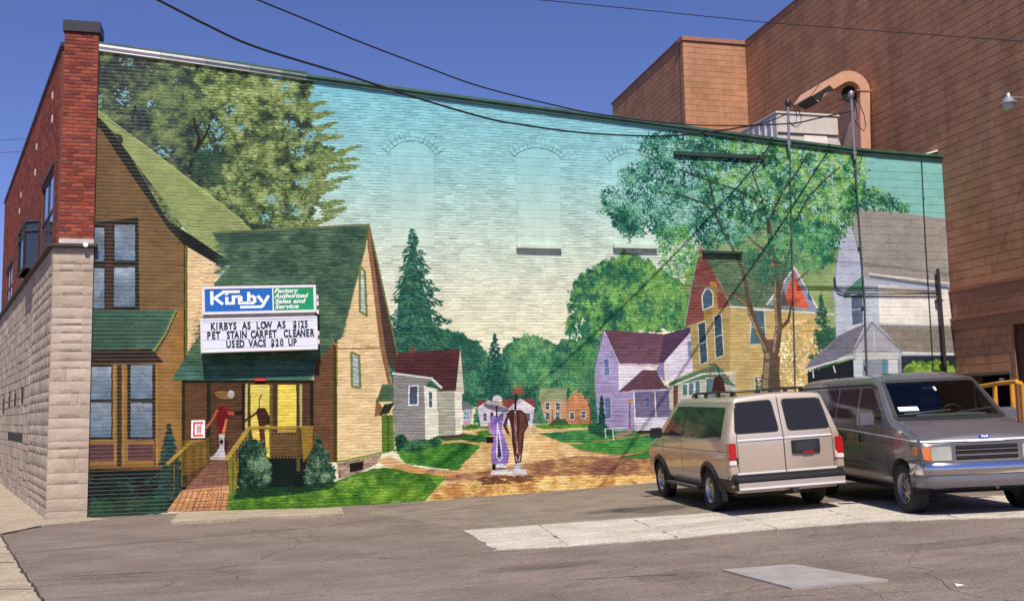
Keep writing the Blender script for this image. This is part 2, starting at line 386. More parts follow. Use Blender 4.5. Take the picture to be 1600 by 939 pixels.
# white houses with red roofs far down the road, tan house
for (dx, k) in ((0, 1),):
    poly([(745, 637), (747, 625), (835, 623), (836, 638)], (138, 62, 58)); poly([(746, 637), (763, 626), (794, 638), (788, 666), (751, 666)], (216, 206, 216))
    poly([(792, 640), (813, 623), (835, 637), (832, 666), (793, 666)], (226, 214, 224))
    line([(745, 638), (763, 626), (794, 639), (813, 623), (836, 638)], 1.6, WH)
    for x in (755, 781, 822): window(quad(x, 645, x + 6, 658), (80, 105, 115), WH, 1)
    poly(quad(766, 644, 771, 664), (90, 45, 45))
poly([(722, 627), (728, 627), (738, 639), (736, 660), (724, 668)], (190, 150, 160)); poly([(718, 626), (730, 628), (741, 638), (722, 641)], (110, 120, 118)); window(quad(724, 642, 734, 656), (110, 150, 165), WH, 1, cross=True)
poly([(843, 606), (886, 606), (884, 627), (842, 627)], (150, 164, 118)); poly([(844, 627), (885, 626), (900, 608), (920, 620), (923, 662), (858, 662), (849, 649)], (206, 160, 116))
poly([(884, 627), (900, 612), (912, 622), (922, 634), (923, 662), (885, 662)], (188, 128, 84), jit=.4)
for x, y in ((852, 629), (868, 629), (852, 644), (868, 644), (890, 644), (908, 642)): window(quad(x, y, x + 7, y + 11), (70, 90, 100), WH, .9)
limb([(923, 664), (922, 640), (916, 618), (905, 600)], 3, 1.5, (110, 80, 50)); foliage([(895, 560), (935, 570), (932, 630), (905, 612)], [(50, 110, 80), (80, 140, 90)], 700, 3.4, 1.5, fill=0, amp=5)
poly([(856, 664), (868, 654), (884, 655), (890, 664)], (60, 95, 60)); line([(863, 640), (863, 668)], 1.6, (120, 85, 50))
# tiny cyclist-like figure on the road
line([(832, 660), (834, 650), (839, 648), (841, 660)], 1.4, (150, 110, 120)); ell(834, 673, 4, 4, (150, 150, 160)); ell(834, 673, 2.4, 2.4, (220, 175, 110)); line([(838, 668), (840, 652)], 1.2, (90, 110, 120))
# purple house
poly([(944, 518), (966, 566), (968, 612), (1000, 611), (1000, 672), (935, 673), (929, 595), (930, 570)], (164, 148, 190), top=(172, 160, 202))
lap((930, 560), (966, 560), (992, 672), (934, 672), 15, (120, 100, 150), .8, .5)
poly([(943, 515), (1036, 522), (1029, 569), (968, 568)], (122, 84, 100), top=(112, 72, 90)); lap((945, 518), (1036, 523), (1029, 568), (968, 567), 8, (85, 52, 68), .9)
poly([(1036, 523), (1079, 511), (1082, 517), (1037, 567), (1029, 567)], (82, 58, 86)); poly([(1029, 567), (1037, 567), (1039, 597), (1025, 580)], (140, 130, 175))
poly([(1081, 517), (1086, 579), (1040, 597), (1038, 565)], (222, 212, 226)); lap((1078, 520), (1083, 520), (1086, 580), (1040, 596), 8, (150, 135, 165), .8, .6); window([(1074, 533), (1083, 532), (1084, 557), (1075, 558)], (120, 135, 165), (170, 170, 195), 1)
poly([(966, 573), (1026, 574), (1004, 580), (967, 612)], (226, 220, 230)); line([(968, 570), (1030, 571)], 3.5, (196, 182, 214))
line([(943, 515), (929, 575)], 2, (110, 96, 150)); line([(944, 517), (968, 569)], 1.6, (205, 195, 222))
window([(943, 561), (951, 560), (953, 586), (944, 588)], (90, 110, 145), (190, 180, 215), 1.2); window([(944, 622), (954, 621), (955, 653), (946, 654)], (95, 115, 150), (185, 175, 210), 1.2)
poly([(1004, 578), (1025, 578), (1038, 602), (1048, 607), (966, 612)], (106, 70, 84)); lap((1004, 580), (1026, 580), (1047, 607), (970, 611), 6, (76, 46, 60), .8)
poly([(988, 610), (1050, 608), (1048, 672), (992, 673)], (118, 108, 142)); lap((990, 612), (1048, 612), (1048, 672), (992, 672), 8, (90, 80, 120), .7, .5)
window(quad(1008, 620, 1015, 636), (80, 100, 140), (150, 145, 180), 1)
line([(988, 611), (1050, 609)], 3, (180, 175, 210)); poly([(993, 652), (1047, 651), (1047, 671), (995, 673)], (222, 218, 230)); lap((993, 653), (1047, 652), (1047, 671), (995, 673), 5, (160, 155, 180), .7)
line([(990, 612), (993, 672)], 2.4, WH); line([(1023, 612), (1025, 652)], 2.4, WH); line([(984, 628), (984, 670)], 1.8, (70, 50, 60)); poly([(978, 624), (990, 624), (987, 629), (980, 629)], (190, 130, 90))
poly([(996, 673), (1016, 672), (1016, 677), (996, 677)], (70, 40, 40))
conifer(940, 618, 672, 6.5, 7, [(16, 62, 50), (26, 80, 60)], 16, 16, 3)
foliage([(921, 665), (935, 660), (950, 668), (962, 676), (940, 682), (922, 676)], [(20, 70, 56), (36, 92, 66)], 500, 3.4, 1.6, amp=2)
line([(945, 670), (947, 684)], 1.6, WH); line([(957, 670), (959, 687)], 1.8, WH); line([(944, 670), (980, 668)], 1, WH)
poly([(958, 680), (985, 672), (990, 676), (965, 684)], (176, 130, 116))
# yellow house
poly([(1082, 512), (1141, 478), (1215, 482), (1290, 492), (1290, 612), (1084, 612)], (206, 178, 112), side=(214, 186, 118)); poly([(1078, 506), (1118, 482), (1141, 480), (1141, 600), (1084, 600)], (182, 158, 98))
lap((1082, 495), (1290, 495), (1290, 610), (1084, 606), 22, (156, 126, 70), .8, .5)
poly([(1094, 384), (1117, 428), (1141, 477), (1122, 484), (1120, 470), (1100, 500), (1070, 510), (1080, 450)], (142, 80, 72)); lap((1090, 400), (1100, 400), (1140, 482), (1070, 508), 18, (112, 44, 46), .8, .6)
poly([(1112, 486), (1109, 440), (1120, 442), (1122, 485)], (176, 132, 60)); poly([(1099, 485), (1120, 470), (1122, 484), (1100, 500)], (176, 140, 70))
line([(1094, 383), (1080, 450), (1070, 509)], 1.8, (150, 165, 160)); line([(1094, 383), (1119, 430), (1142, 478)], 1.8, (176, 172, 176))
poly([(1096, 390), (1190, 396), (1236, 415), (1244, 486), (1142, 477), (1118, 428)], (96, 124, 92), top=(84, 116, 88)); strokes([(1100, 398), (1190, 398), (1236, 420), (1242, 484), (1145, 476)], [(70, 98, 78), (110, 138, 100), (128, 150, 104)], 900, 6, 1.1)
poly([(1098, 484), (1098, 462), (1102, 453), (1108, 452), (1113, 458), (1114, 478)], (70, 105, 120)); line([(1098, 485), (1097, 462), (1102, 452), (1109, 451), (1114, 459), (1114, 478), (1098, 485)], 2.6, (214, 214, 212))
window([(1090, 506), (1102, 502), (1106, 565), (1094, 571)], (62, 86, 96), (206, 206, 196), 2.2); window([(1115, 494), (1127, 490), (1131, 555), (1118, 560)], (62, 86, 96), (206, 206, 196), 2.2)
window([(1175, 484), (1194, 485), (1197, 538), (1171, 538)], (72, 112, 118), (206, 206, 196), 2.4); window([(1179, 588), (1201, 588), (1203, 612), (1180, 612)], (60, 100, 104), (206, 206, 196), 2.4)
poly([(1198, 476), (1241, 416), (1280, 487), (1262, 486)], (150, 152, 168)); poly([(1222, 476), (1240, 424), (1264, 482)], (206, 92, 64), jit=.4); poly([(1215, 478), (1225, 450), (1230, 478)], (90, 90, 90)); line([(1198, 476), (1241, 418), (1281, 488)], 3.4, (226, 224, 222))
poly([(1262, 452), (1270, 470), (1262, 468)], (90, 104, 130)); line([(1141, 479), (1310, 492)], 3.6, (222, 216, 206))
poly([(1045, 603), (1098, 582), (1150, 582), (1150, 620), (1046, 640)], (190, 190, 168)); poly([(1044, 604), (1045, 598), (1100, 575), (1118, 570), (1130, 578), (1142, 596), (1150, 604), (1100, 592)], (86, 122, 92)); line([(1044, 605), (1098, 584), (1150, 582)], 3.0, (214, 214, 200))
for x in (1066, 1076, 1086, 1103): window(quad(x, 600 - (x - 1066) * .25, x + 8 + (x == 1103) * 14, 618), (76, 118, 124), (212, 212, 196), 1.5, mid=False)
poly(quad(1052, 602, 1059, 640), (110, 70, 55))
# small vacuum-cleaner figure with red arms above the porch
poly([(1112, 612), (1116, 590), (1124, 586), (1130, 592), (1134, 612)], (72, 40, 40)); line([(1124, 588), (1122, 574), (1116, 568), (1108, 570)], 1.8, (20, 40, 34)); line([(1116, 590), (1108, 582), (1105, 574)], 2, (190, 90, 60)); line([(1130, 590), (1140, 588)], 2, (190, 90, 60))
# white house on the right, dark fir beside it
conifer(1282, 462, 585, 20, 30, [(30, 78, 62), (48, 100, 74), (70, 122, 84)], 22, 34, 5); poly([(1276, 520), (1306, 510), (1308, 580), (1262, 585)], (40, 90, 70), .7, .3)
LC = [(228, 178, 102), (240, 204, 140), (250, 224, 168)]
foliage([(1226, 500), (1262, 498), (1284, 510), (1274, 530), (1285, 560), (1262, 612), (1180, 612), (1192, 580), (1212, 560)], LC, 520, 5.5, 2.6, fill=0, amp=7, dark=0)
poly([(1322, 326), (1478, 343), (1494, 560), (1308, 560), (1303, 465)], (176, 184, 204)); poly([(1322, 326), (1349, 425), (1349, 436), (1318, 456), (1301, 464), (1308, 400)], (182, 188, 210)); lap((1320, 350), (1326, 350), (1349, 440), (1302, 462), 14, (132, 136, 166), .7, .5)
line([(1322, 325), (1309, 395), (1300, 466)], 3.2, (150, 150, 172)); line([(1323, 324), (1340, 385), (1352, 432)], 3.0, (214, 214, 222))
poly([(1306, 464), (1372, 448), (1374, 506), (1355, 506), (1308, 526)], (192, 200, 216)); lap((1306, 466), (1372, 452), (1374, 505), (1308, 524), 9, (136, 144, 170), .8, .6)
poly([(1372, 446), (1489, 454), (1491, 508), (1374, 506)], (246, 240, 228)); lap((1372, 453), (1489, 456), (1491, 507), (1374, 505), 8, (186, 178, 168), .8, .6)
line([(1372, 455), (1490, 459)], 4, (200, 150, 125), .35); poly([(1317, 458), (1349, 429), (1350, 458), (1320, 466)], (84, 142, 120))
poly([(1322, 322), (1478, 342), (1492, 449), (1352, 437)], (160, 154, 146)); strokes([(1326, 328), (1477, 346), (1488, 446), (1354, 434)], [(142, 136, 130), (162, 155, 145), (176, 168, 155)], 2200, 5, 1.1)
for x in (1368, 1393, 1420, 1452): line([(x - 8, 334), (x, 440)], 1.2, (122, 118, 116), .45)
line([(1358, 428), (1492, 444)], 2.8, (236, 232, 222)); line([(1359, 432), (1492, 452)], 5, (92, 108, 134))
window([(1329, 461), (1348, 458), (1349, 505), (1331, 509)], (92, 108, 134), (204, 204, 212), 2.0); line([(1324, 512), (1350, 506)], 4, (206, 206, 214))
poly([(1310, 524), (1352, 505), (1330, 552), (1258, 577), (1264, 566)], (124, 122, 138)); strokes([(1310, 528), (1348, 510), (1328, 550), (1266, 572)], [(98, 98, 112), (132, 130, 144)], 500, 5, 1)
line([(1257, 578), (1332, 556)], 3.6, (222, 220, 216)); poly([(1262, 582), (1335, 560), (1335, 615), (1262, 615)], (34, 38, 44)); line([(1302, 572), (1305, 582)], 3, (210, 212, 212)); line([(1270, 580), (1271, 590)], 3, (210, 212, 212))
poly([(1372, 508), (1491, 510), (1494, 553), (1411, 552), (1385, 520)], (146, 138, 126), jit=.15); strokes([(1376, 511), (1490, 512), (1492, 550), (1412, 549)], [(126, 118, 110), (160, 150, 134)], 700, 5, 1.1)
poly([(1335, 560), (1408, 558), (1412, 620), (1335, 620)], (146, 152, 164)); poly([(1333, 562), (1348, 561), (1348, 620), (1335, 620)], (196, 212, 218)); poly([(1378, 562), (1386, 562), (1387, 620), (1378, 620)], (96, 142, 160)); poly([(1388, 562), (1402, 562), (1404, 620), (1388, 620)], (206, 212, 212))
poly([(1362, 503), (1410, 552), (1331, 554)], (176, 176, 184)); line([(1330, 554), (1362, 504), (1412, 552)], 4.5, (140, 138, 146)); poly([(1338, 552), (1404, 551), (1404, 560), (1338, 562)], (206, 204, 200)); line([(1365, 517), (1367, 550)], 2.2, (206, 204, 208)); line([(1347, 549), (1392, 548)], 1.6, (120, 120, 130))
poly([(1408, 556), (1494, 556), (1494, 620), (1410, 620)], (42, 50, 62)); line([(1410, 551), (1494, 553)], 3.8, (232, 228, 218))
foliage([(1412, 572), (1440, 562), (1480, 564), (1492, 575), (1494, 620), (1414, 620)], [(86, 130, 44), (122, 166, 56), (160, 196, 84)], 900, 4.5, 1.8, fill=.9, amp=4)
# big tree over both houses: limbs, then leaves
BR, BH = (104, 84, 68), (168, 150, 112)
limb([(1206, 640), (1204, 590), (1206, 560), (1200, 535)], 38, 24, BR, BH)
limb([(1200, 548), (1184, 515), (1174, 490), (1170, 475)], 15, 10, BR, BH); limb([(1170, 478), (1152, 463), (1128, 455), (1100, 447), (1066, 446)], 8, 2.5, (130, 110, 76), BH)
limb([(1170, 478), (1166, 450), (1160, 420), (1150, 400), (1135, 370), (1120, 340)], 8, 3, BR); limb([(1212, 550), (1217, 510), (1214, 470), (1213, 430), (1206, 390), (1202, 350), (1196, 320)], 15, 6, BR, BH)
limb([(1214, 520), (1232, 500), (1236, 478)], 7, 3, BR); limb([(1216, 470), (1224, 430), (1234, 390), (1240, 350)], 6, 3, BR); limb([(1203, 400), (1180, 380), (1160, 362)], 4, 2, BR); limb([(1244, 440), (1262, 424), (1275, 418)], 3, 1.5, BR); limb([(1180, 480), (1190, 455), (1194, 440)], 3, 1.5, BR)
TE = [(18, 72, 66), (36, 104, 84), (62, 140, 108), (112, 182, 144)]; YG = [(26, 86, 62), (56, 128, 74), (98, 164, 78), (158, 202, 104)]; SK = (158, 212, 206)
CRL = [(946, 310), (962, 290), (985, 268), (1000, 240), (1015, 216), (1080, 208), (1190, 212), (1230, 250), (1220, 330), (1165, 376), (1100, 384), (1085, 360), (1040, 376), (1010, 350), (975, 358), (955, 330)]
CRR = [(1130, 212), (1240, 220), (1340, 234), (1352, 262), (1346, 290), (1336, 330), (1312, 372), (1296, 410), (1262, 402), (1238, 350), (1200, 340), (1150, 350), (1120, 290)]
def gaps(P_, n, k, sp, col):
    Q = inside_pts(uv(P_), n)
    for q in Q: dabs(q + rng.normal(0, sp, (k, 2)), np.tile(C(col), (k, 1)) * (1 + rng.normal(0, .04, (k, 1))), 3.6, 1.7)
foliage(CRL, TE, 11500, 4.2, 1.35, fill=.2, amp=11, side=(.1, 0), clump=.9); foliage(CRR, YG, 9500, 4.2, 1.35, fill=.18, amp=10, side=(.3, .25), clump=.9)
foliage([(1080, 215), (1180, 214), (1200, 290), (1170, 350), (1100, 330)], YG[:3] + [(130, 182, 104)], 1500, 4.2, 1.35, fill=0, amp=14)
gaps(CRL, 170, 13, 6, SK); gaps(CRR, 120, 13, 6, (166, 214, 198)); gaps([(980, 290), (1060, 250), (1100, 330), (1020, 345)], 26, 16, 8, SK)
for L_, w_ in (([(1203, 400), (1200, 350), (1190, 310), (1176, 270), (1165, 240)], 5), ([(1200, 350), (1222, 300), (1250, 262), (1262, 240)], 4.5), ([(1240, 350), (1262, 310), (1290, 280), (1312, 262)], 3.5), ([(1190, 318), (1150, 296), (1110, 284), (1070, 268)], 4), ([(1120, 340), (1100, 318), (1066, 306), (1030, 300)], 3.5), ([(1135, 372), (1120, 340), (1112, 300), (1100, 262), (1094, 238)], 3.5), ([(1176, 270), (1196, 248), (1204, 230)], 2.5)): limb(L_, w_ * 1.25, 1.6, (70, 62, 54))
foliage(CRL, TE, 1700, 4.2, 1.35, fill=0, amp=12, side=(.1, 0)); foliage(CRR, YG, 1500, 4.2, 1.35, fill=0, amp=12, side=(.3, .25))
foliage([(1330, 280), (1370, 297), (1420, 322), (1412, 332), (1360, 322), (1325, 330)], YG, 900, 4, 1.4, fill=.1, amp=7, side=(0, .3))
foliage([(1200, 340), (1262, 340), (1308, 360), (1298, 408), (1270, 426), (1232, 414), (1204, 392)], [(24, 98, 84), (56, 140, 96), (110, 180, 110)], 1300, 4, 1.4, fill=.12, amp=9)
foliage([(1030, 360), (1075, 350), (1086, 400), (1080, 440), (1050, 448), (1035, 420), (1028, 390)], [(50, 130, 84), (90, 164, 82), (140, 196, 96)], 800, 4, 1.5, fill=0, amp=9)
foliage([(960, 330), (1000, 330), (1010, 365), (985, 372), (960, 355)], TE, 700, 4, 1.6, fill=0, amp=8)
foliage([(1150, 380), (1210, 380), (1230, 440), (1190, 440), (1160, 420)], [(24, 98, 84), (56, 140, 96)], 420, 4, 1.5, fill=0, amp=9)
# --- left half: great olive tree
OL = [(50, 66, 58), (78, 98, 66), (102, 126, 72), (128, 150, 84), (158, 176, 108)]
foliage([(138, 70), (300, 80), (480, 118), (486, 165), (490, 200), (502, 228), (520, 245), (508, 275), (500, 300), (490, 330), (484, 372), (330, 378), (138, 300)], OL, 52000, 4.4, 1.3, fill=.97, amp=7, aj=.9, side=(.42, .1))
for (a, b, c) in ((505, 245, 28), (530, 250, 22), (508, 215, 20), (500, 300, 22), (518, 318, 14), (500, 345, 16), (485, 165, 18), (540, 262, 12), (528, 238, 26), (515, 285, 26), (498, 200, 20), (500, 180, 14), (522, 330, 14), (506, 268, 34)):
    t = rng.random(210); sl_ = rng.uniform(-2, 20); P = np.stack([a - c + 2.2 * c * t + rng.normal(0, 3, 210), b + sl_ * .55 - sl_ * t + rng.normal(0, 3.2, 210) * (1.15 - t)], 1); dabs(uv(P), np.array([C(OL[2 + int(q)]) for q in rng.random(210) * 2.6]), 4.4, 1.5, ang=.3, aj=.7)
foliage([(150, 90), (300, 110), (330, 200), (300, 290), (230, 260), (150, 170)], [(44, 58, 62), (64, 84, 72), (86, 110, 74), (116, 138, 84)], 6000, 4.4, 1.4, fill=.2, amp=10, aj=.8)
for (x, y, k, s) in ((205, 98, 8, 5), (196, 145, 12, 5), (150, 155, 14, 6), (190, 160, 8, 4), (235, 165, 8, 4), (335, 195, 26, 8), (342, 215, 22, 7), (325, 235, 20, 6), (250, 238, 20, 8), (362, 172, 12, 5), (376, 200, 10, 5), (432, 122, 14, 6), (455, 195, 26, 8), (450, 160, 10, 5), (470, 240, 24, 8), (425, 310, 18, 7), (470, 285, 22, 8), (420, 338, 20, 7), (485, 215, 30, 8), (445, 135, 16, 6), (463, 330, 16, 8)):
    dabs(uv(np.stack([rng.normal(x, s, k), rng.normal(y, s * .8, k)], 1)), np.tile(C((128, 190, 204)), (k, 1)), 4.0, 1.8)
limb([(296, 272), (302, 250), (308, 230), (312, 215)], 7, 4, (46, 44, 42)); limb([(308, 232), (320, 214), (328, 196)], 4, 2.5, (46, 44, 42)); limb([(312, 218), (305, 200), (303, 185)], 4, 2, (46, 44, 42)); limb([(206, 190), (212, 165)], 3, 2, (44, 44, 44))
foliage([(300, 240), (345, 235), (352, 290), (318, 282)], [(50, 84, 66), (80, 104, 66)], 500, 4, 1.6, fill=.5, amp=6)
# --- brown house on the far left
poly([(136, 176), (147, 176), (190, 232), (262, 345), (292, 384), (292, 742), (136, 742)], (110, 84, 52), side=(134, 102, 60), jit=.16)
poly([(216, 486), (290, 486), (290, 700), (240, 700), (240, 570), (262, 520)], (158, 112, 54), jit=.16); lap((140, 200), (240, 200), (290, 735), (140, 735), 92, (104, 74, 46), .8, .3)
poly([(136, 168), (147, 172), (190, 226), (205, 248), (230, 290), (262, 345), (296, 366), (364, 412), (344, 418), (290, 386), (262, 356), (225, 302), (190, 252), (160, 205), (136, 182)], (34, 40, 38))
poly([(140, 168), (189, 203), (236, 235), (290, 276), (379, 345), (394, 360), (336, 364), (364, 412), (296, 366), (279, 346), (249, 303), (222, 269), (190, 225), (187, 213), (181, 211), (146, 175)], (150, 166, 96), side=(158, 172, 108), jit=.12)
lap((150, 180), (300, 290), (380, 360), (340, 400), 24, (118, 138, 78), .9, .35); line([(146, 169), (236, 235), (379, 345)], 1.8, (178, 190, 120))
poly([(181, 209), (190, 212), (193, 222), (187, 226)], (48, 54, 44))
def bigwin(x0, y0, x1, y1): poly(quad(x0, y0, x1, y1), (96, 120, 142), jit=.35, top=(132, 148, 162))
poly([(138, 349), (216, 340), (218, 484), (138, 485)], (36, 38, 34)); 
for q in ((145, 356, 163, 408), (179, 352, 211, 407), (145, 419, 163, 482), (178, 418, 211, 479)): bigwin(*q)
poly(quad(165, 350, 176, 484), (64, 48, 38))
poly([(138, 485), (276, 484), (258, 520), (238, 556), (229, 544), (138, 547)], (46, 84, 68), side=(70, 114, 92), jit=.25); lap((140, 488), (272, 488), (240, 542), (140, 546), 8, (24, 54, 46), 1.2, .6)
line([(275, 484), (258, 522), (236, 553)], 3.2, (130, 152, 72)); line([(276, 488), (260, 524), (240, 556)], 1.6, (40, 44, 30)); poly(quad(226, 549, 240, 555), (146, 160, 82)); poly([(138, 547), (236, 545), (256, 566), (138, 570)], (48, 36, 32))
poly(quad(138, 569, 252, 730), (150, 108, 52)); poly(quad(138, 570, 176, 686), (34, 34, 28)); poly(quad(199, 569, 241, 687), (34, 34, 28))
for q in ((141, 573, 174, 624), (204, 570, 238, 623), (141, 629, 174, 683), (204, 629, 238, 683)): bigwin(*q)
poly(quad(183, 570, 190, 728), (52, 48, 24)); poly(quad(241, 569, 243, 728), (70, 44, 26)); poly(quad(138, 694, 178, 720), (92, 56, 58)); poly(quad(200, 694, 240, 719), (92, 56, 58)); poly(quad(138, 728, 252, 734), (120, 74, 34))
for x in (179, 193, 245): line([(x, 570), (x, 728)], 2, (188, 142, 70), .6)
poly([(136, 733), (292, 733), (292, 790), (262, 800), (136, 812)], (16, 30, 30), jit=.4); strokes([(136, 745), (285, 745), (262, 798), (136, 806)], [(12, 26, 28), (20, 44, 42), (34, 70, 62), (60, 104, 94)], 900, 7, 1.6)
strokes([(136, 780), (270, 775), (262, 800), (136, 812)], [(26, 58, 44), (44, 92, 60)], 500, 7, 1.8)
conifer(264, 664, 775, 22, 24, [(14, 42, 42), (26, 62, 58), (44, 90, 78)], 22, 30, 5.5)
poly([(284, 592), (292, 592), (292, 742), (285, 742)], (56, 62, 26)); line([(291, 384), (291, 592)], 4, (104, 108, 44)); line([(288, 384), (288, 592)], 1.6, (52, 48, 30))
# --- porch house with the dark green roof
poly([(293, 386), (346, 417), (336, 442), (314, 520), (293, 560)], (238, 206, 154)); lap((293, 388), (345, 418), (315, 520), (293, 558), 24, (196, 160, 112), .8, .5)
poly([(524, 530), (534, 526), (571, 384), (577, 372), (601, 545), (613, 600), (620, 703), (526, 723)], (240, 208, 152), jit=.08)
lap((571, 384), (577, 384), (619, 703), (527, 722), 56, (204, 164, 114), .8, .5); poly([(576, 351), (583, 374), (627, 574), (612, 578), (600, 545), (574, 384)], (78, 60, 52)); poly([(572, 362), (577, 352), (602, 545), (612, 600), (606, 600), (594, 545)], (150, 104, 74))
line([(577, 352), (598, 450), (626, 575)], 2.2, (120, 132, 78))
poly([(331, 364), (576, 350), (572, 384), (534, 528), (521, 531), (519, 540), (486, 596), (268, 594), (288, 560), (314, 520), (336, 442), (364, 412)], (64, 98, 78), jit=.24, top=(76, 106, 86))
strokes([(340, 368), (572, 356), (534, 526), (486, 572), (290, 568), (340, 440)], [(46, 78, 64), (66, 100, 80), (90, 126, 96), (112, 138, 98)], 5200, 9, 1.3, 0.03, .06, .6)
lap((335, 367), (574, 354), (520, 570), (290, 570), 30, (40, 70, 58), 1.0, .5); line([(332, 364), (454, 357), (577, 351)], 3, (120, 134, 90)); line([(576, 352), (553, 450), (533, 528)], 2.4, (96, 112, 66))
poly([(282, 572), (500, 571), (488, 594), (269, 593)], (78, 124, 104), jit=.2); lap((280, 574), (498, 573), (488, 592), (270, 592), 3, (44, 86, 74), 1.6, .8)
for i in range(26): line([(292 + i * 8, 573 + (i % 2) * 8), (289 + i * 8, 581 + (i % 2) * 9)], 1, (40, 78, 66), .6)
line([(520, 540), (500, 570), (486, 594)], 3.6, (146, 168, 106)); poly([(284, 594), (520, 594), (500, 599), (284, 600)], (28, 32, 26)); poly([(492, 568), (521, 536), (523, 722), (490, 722), (490, 598)], (118, 80, 54), jit=.2); lap((492, 570), (521, 545), (521, 720), (490, 720), 26, (86, 56, 38), .8, .5)
poly([(284, 598), (490, 598), (490, 760), (284, 760)], (92, 62, 42), jit=.2); lap((284, 600), (490, 600), (490, 720), (284, 720), 14, (70, 46, 30), .8, .4)
poly(quad(288, 600, 324, 720), (104, 68, 44)); poly(quad(323, 598, 329, 722), (36, 44, 26)); poly(quad(284, 598, 289, 750), (44, 50, 26))
poly(quad(383, 599, 387, 680), (206, 186, 110)); poly(quad(378, 599, 382, 672), (40, 30, 22)); poly(quad(388, 600, 392, 690), (70, 74, 26)); poly([(391, 601), (421, 601), (422, 716), (398, 700), (392, 668)], (238, 214, 86), top=(230, 208, 96))
poly(quad(421, 600, 426, 716), (112, 102, 36)); poly(quad(427, 600, 432, 675), (80, 52, 40)); poly(quad(434, 601, 463, 667), (240, 216, 84)); poly(quad(463, 600, 468, 722), (66, 66, 30)); poly(quad(468, 600, 472, 668), (188, 170, 110)); poly(quad(485, 597, 490, 668), (40, 30, 24)); poly(quad(424, 674, 466, 716), (112, 82, 50)); poly(quad(434, 666, 463, 675), (206, 168, 70))
for x in range(426, 466, 5): line([(x, 676), (x, 680)], 1.2, (40, 34, 22)); line([(x, 712), (x, 718)], 1.4, (30, 30, 20))
poly(quad(397, 590, 416, 595), (150, 34, 24))
# painted vacuum-cleaner figures on the porch: one in red, one in brown
ell(350, 617, 15, 6, (150, 112, 60), .15); ell(361, 616, 5.5, 6.5, (178, 176, 168)); line([(352, 624), (353, 636)], 3, (90, 60, 44)); poly([(338, 640), (342, 634), (354, 634), (358, 642), (352, 676), (340, 678)], (120, 24, 24), jit=.3); line([(356, 645), (368, 646)], 4.5, (214, 74, 54)); poly(quad(366, 642, 378, 648), (40, 28, 26))
line([(340, 640), (330, 658), (322, 668)], 4, (196, 92, 54)); line([(354, 655), (351, 668), (349, 676)], 4, (226, 120, 70)); poly([(342, 678), (351, 678), (350, 700), (353, 714), (330, 716), (338, 706), (343, 698)], (188, 188, 194)); ell(346, 690, 3, 4, (40, 40, 46)); poly([(328, 713), (354, 713), (354, 718), (328, 718)], (196, 178, 170)); poly([(351, 686), (358, 692), (352, 708)], (70, 26, 30))
line([(409, 616), (405, 625), (405, 637)], 1.6, (60, 34, 22)); poly([(400, 643), (404, 637), (414, 637), (421, 650), (420, 664), (405, 666)], (72, 40, 34)); line([(402, 644), (394, 650), (386, 655), (380, 660)], 3.2, (72, 34, 28)); line([(420, 655), (419, 662)], 4, (60, 32, 26)); poly([(404, 664), (413, 664), (416, 712), (409, 712)], (90, 54, 34))
# steps, ramp, railings
poly([(329, 720), (354, 718), (357, 799), (260, 799), (300, 752)], (150, 104, 82), top=(132, 88, 70)); poly([(284, 766), (357, 758), (357, 799), (260, 799)], (220, 158, 104))
for i in range(11): line([(272 + i * 9, 799), (286 + i * 8, 768)], 1.1, (110, 64, 44), .8); 
for t in (300, 322, 342): line([(t, 799), (330 + (t - 300) * .5, 724)], 1.0, (96, 60, 48), .7)
for i in range(4): line([(266, 794 - i * 8), (356, 790 - i * 9)], 1.0, (150, 92, 62), .7)
for i in range(11):
    x = 266 + i * 6; y = 722 - i * 4; line([(x, y), (x, 775 - i * 5)], 1.6, (116, 100, 34) if i % 2 else (60, 58, 26))
line([(261, 725), (299, 690), (318, 686)], 5.5, (176, 142, 52)); line([(262, 729), (300, 694)], 1.5, (80, 62, 24))
poly([(284, 688), (328, 683), (328, 722), (284, 745)], (150, 116, 40), .45)
poly(quad(373, 716, 478, 762), (18, 30, 28), jit=.4); poly([(356, 715), (362, 711), (370, 722), (370, 786), (358, 790)], (134, 130, 46)); line([(364, 718), (364, 788)], 1.6, (82, 84, 30)); line([(354, 717), (389, 669)], 7, (180, 150, 62)); line([(358, 720), (390, 674)], 2, (96, 80, 34))
for i in range(6): line([(362 + i * 5, 712 - i * 7), (362 + i * 5, 750 - i * 6)], 1.8, (140, 120, 44))
line([(389, 668), (489, 667)], 4, (180, 144, 56)); line([(390, 671), (489, 670)], 1.2, (80, 62, 30)); poly([(470, 668), (489, 668), (488, 700), (474, 722)], (152, 120, 44)); line([(466, 668), (466, 735)], 5, (90, 84, 32))
poly([(395, 712), (414, 708), (416, 714), (398, 720)], (30, 34, 30)); line([(392, 718), (398, 714)], 3, (236, 226, 170)); line([(409, 713), (414, 710)], 3, (236, 226, 170))
GB = [(14, 38, 34), (28, 62, 50), (56, 96, 70), (112, 142, 106)]
foliage([(376, 700), (392, 690), (406, 692), (412, 712), (424, 728), (422, 756), (400, 766), (374, 760)], GB, 1900, 5, 1.7, fill=1, amp=4, side=(.1, .2)); conifer(497, 684, 760, 20, 26, GB, 20, 34, 5.5); foliage([(484, 710), (506, 704), (522, 740), (516, 760), (476, 758)], GB, 900, 5, 1.7, fill=.7, amp=4)
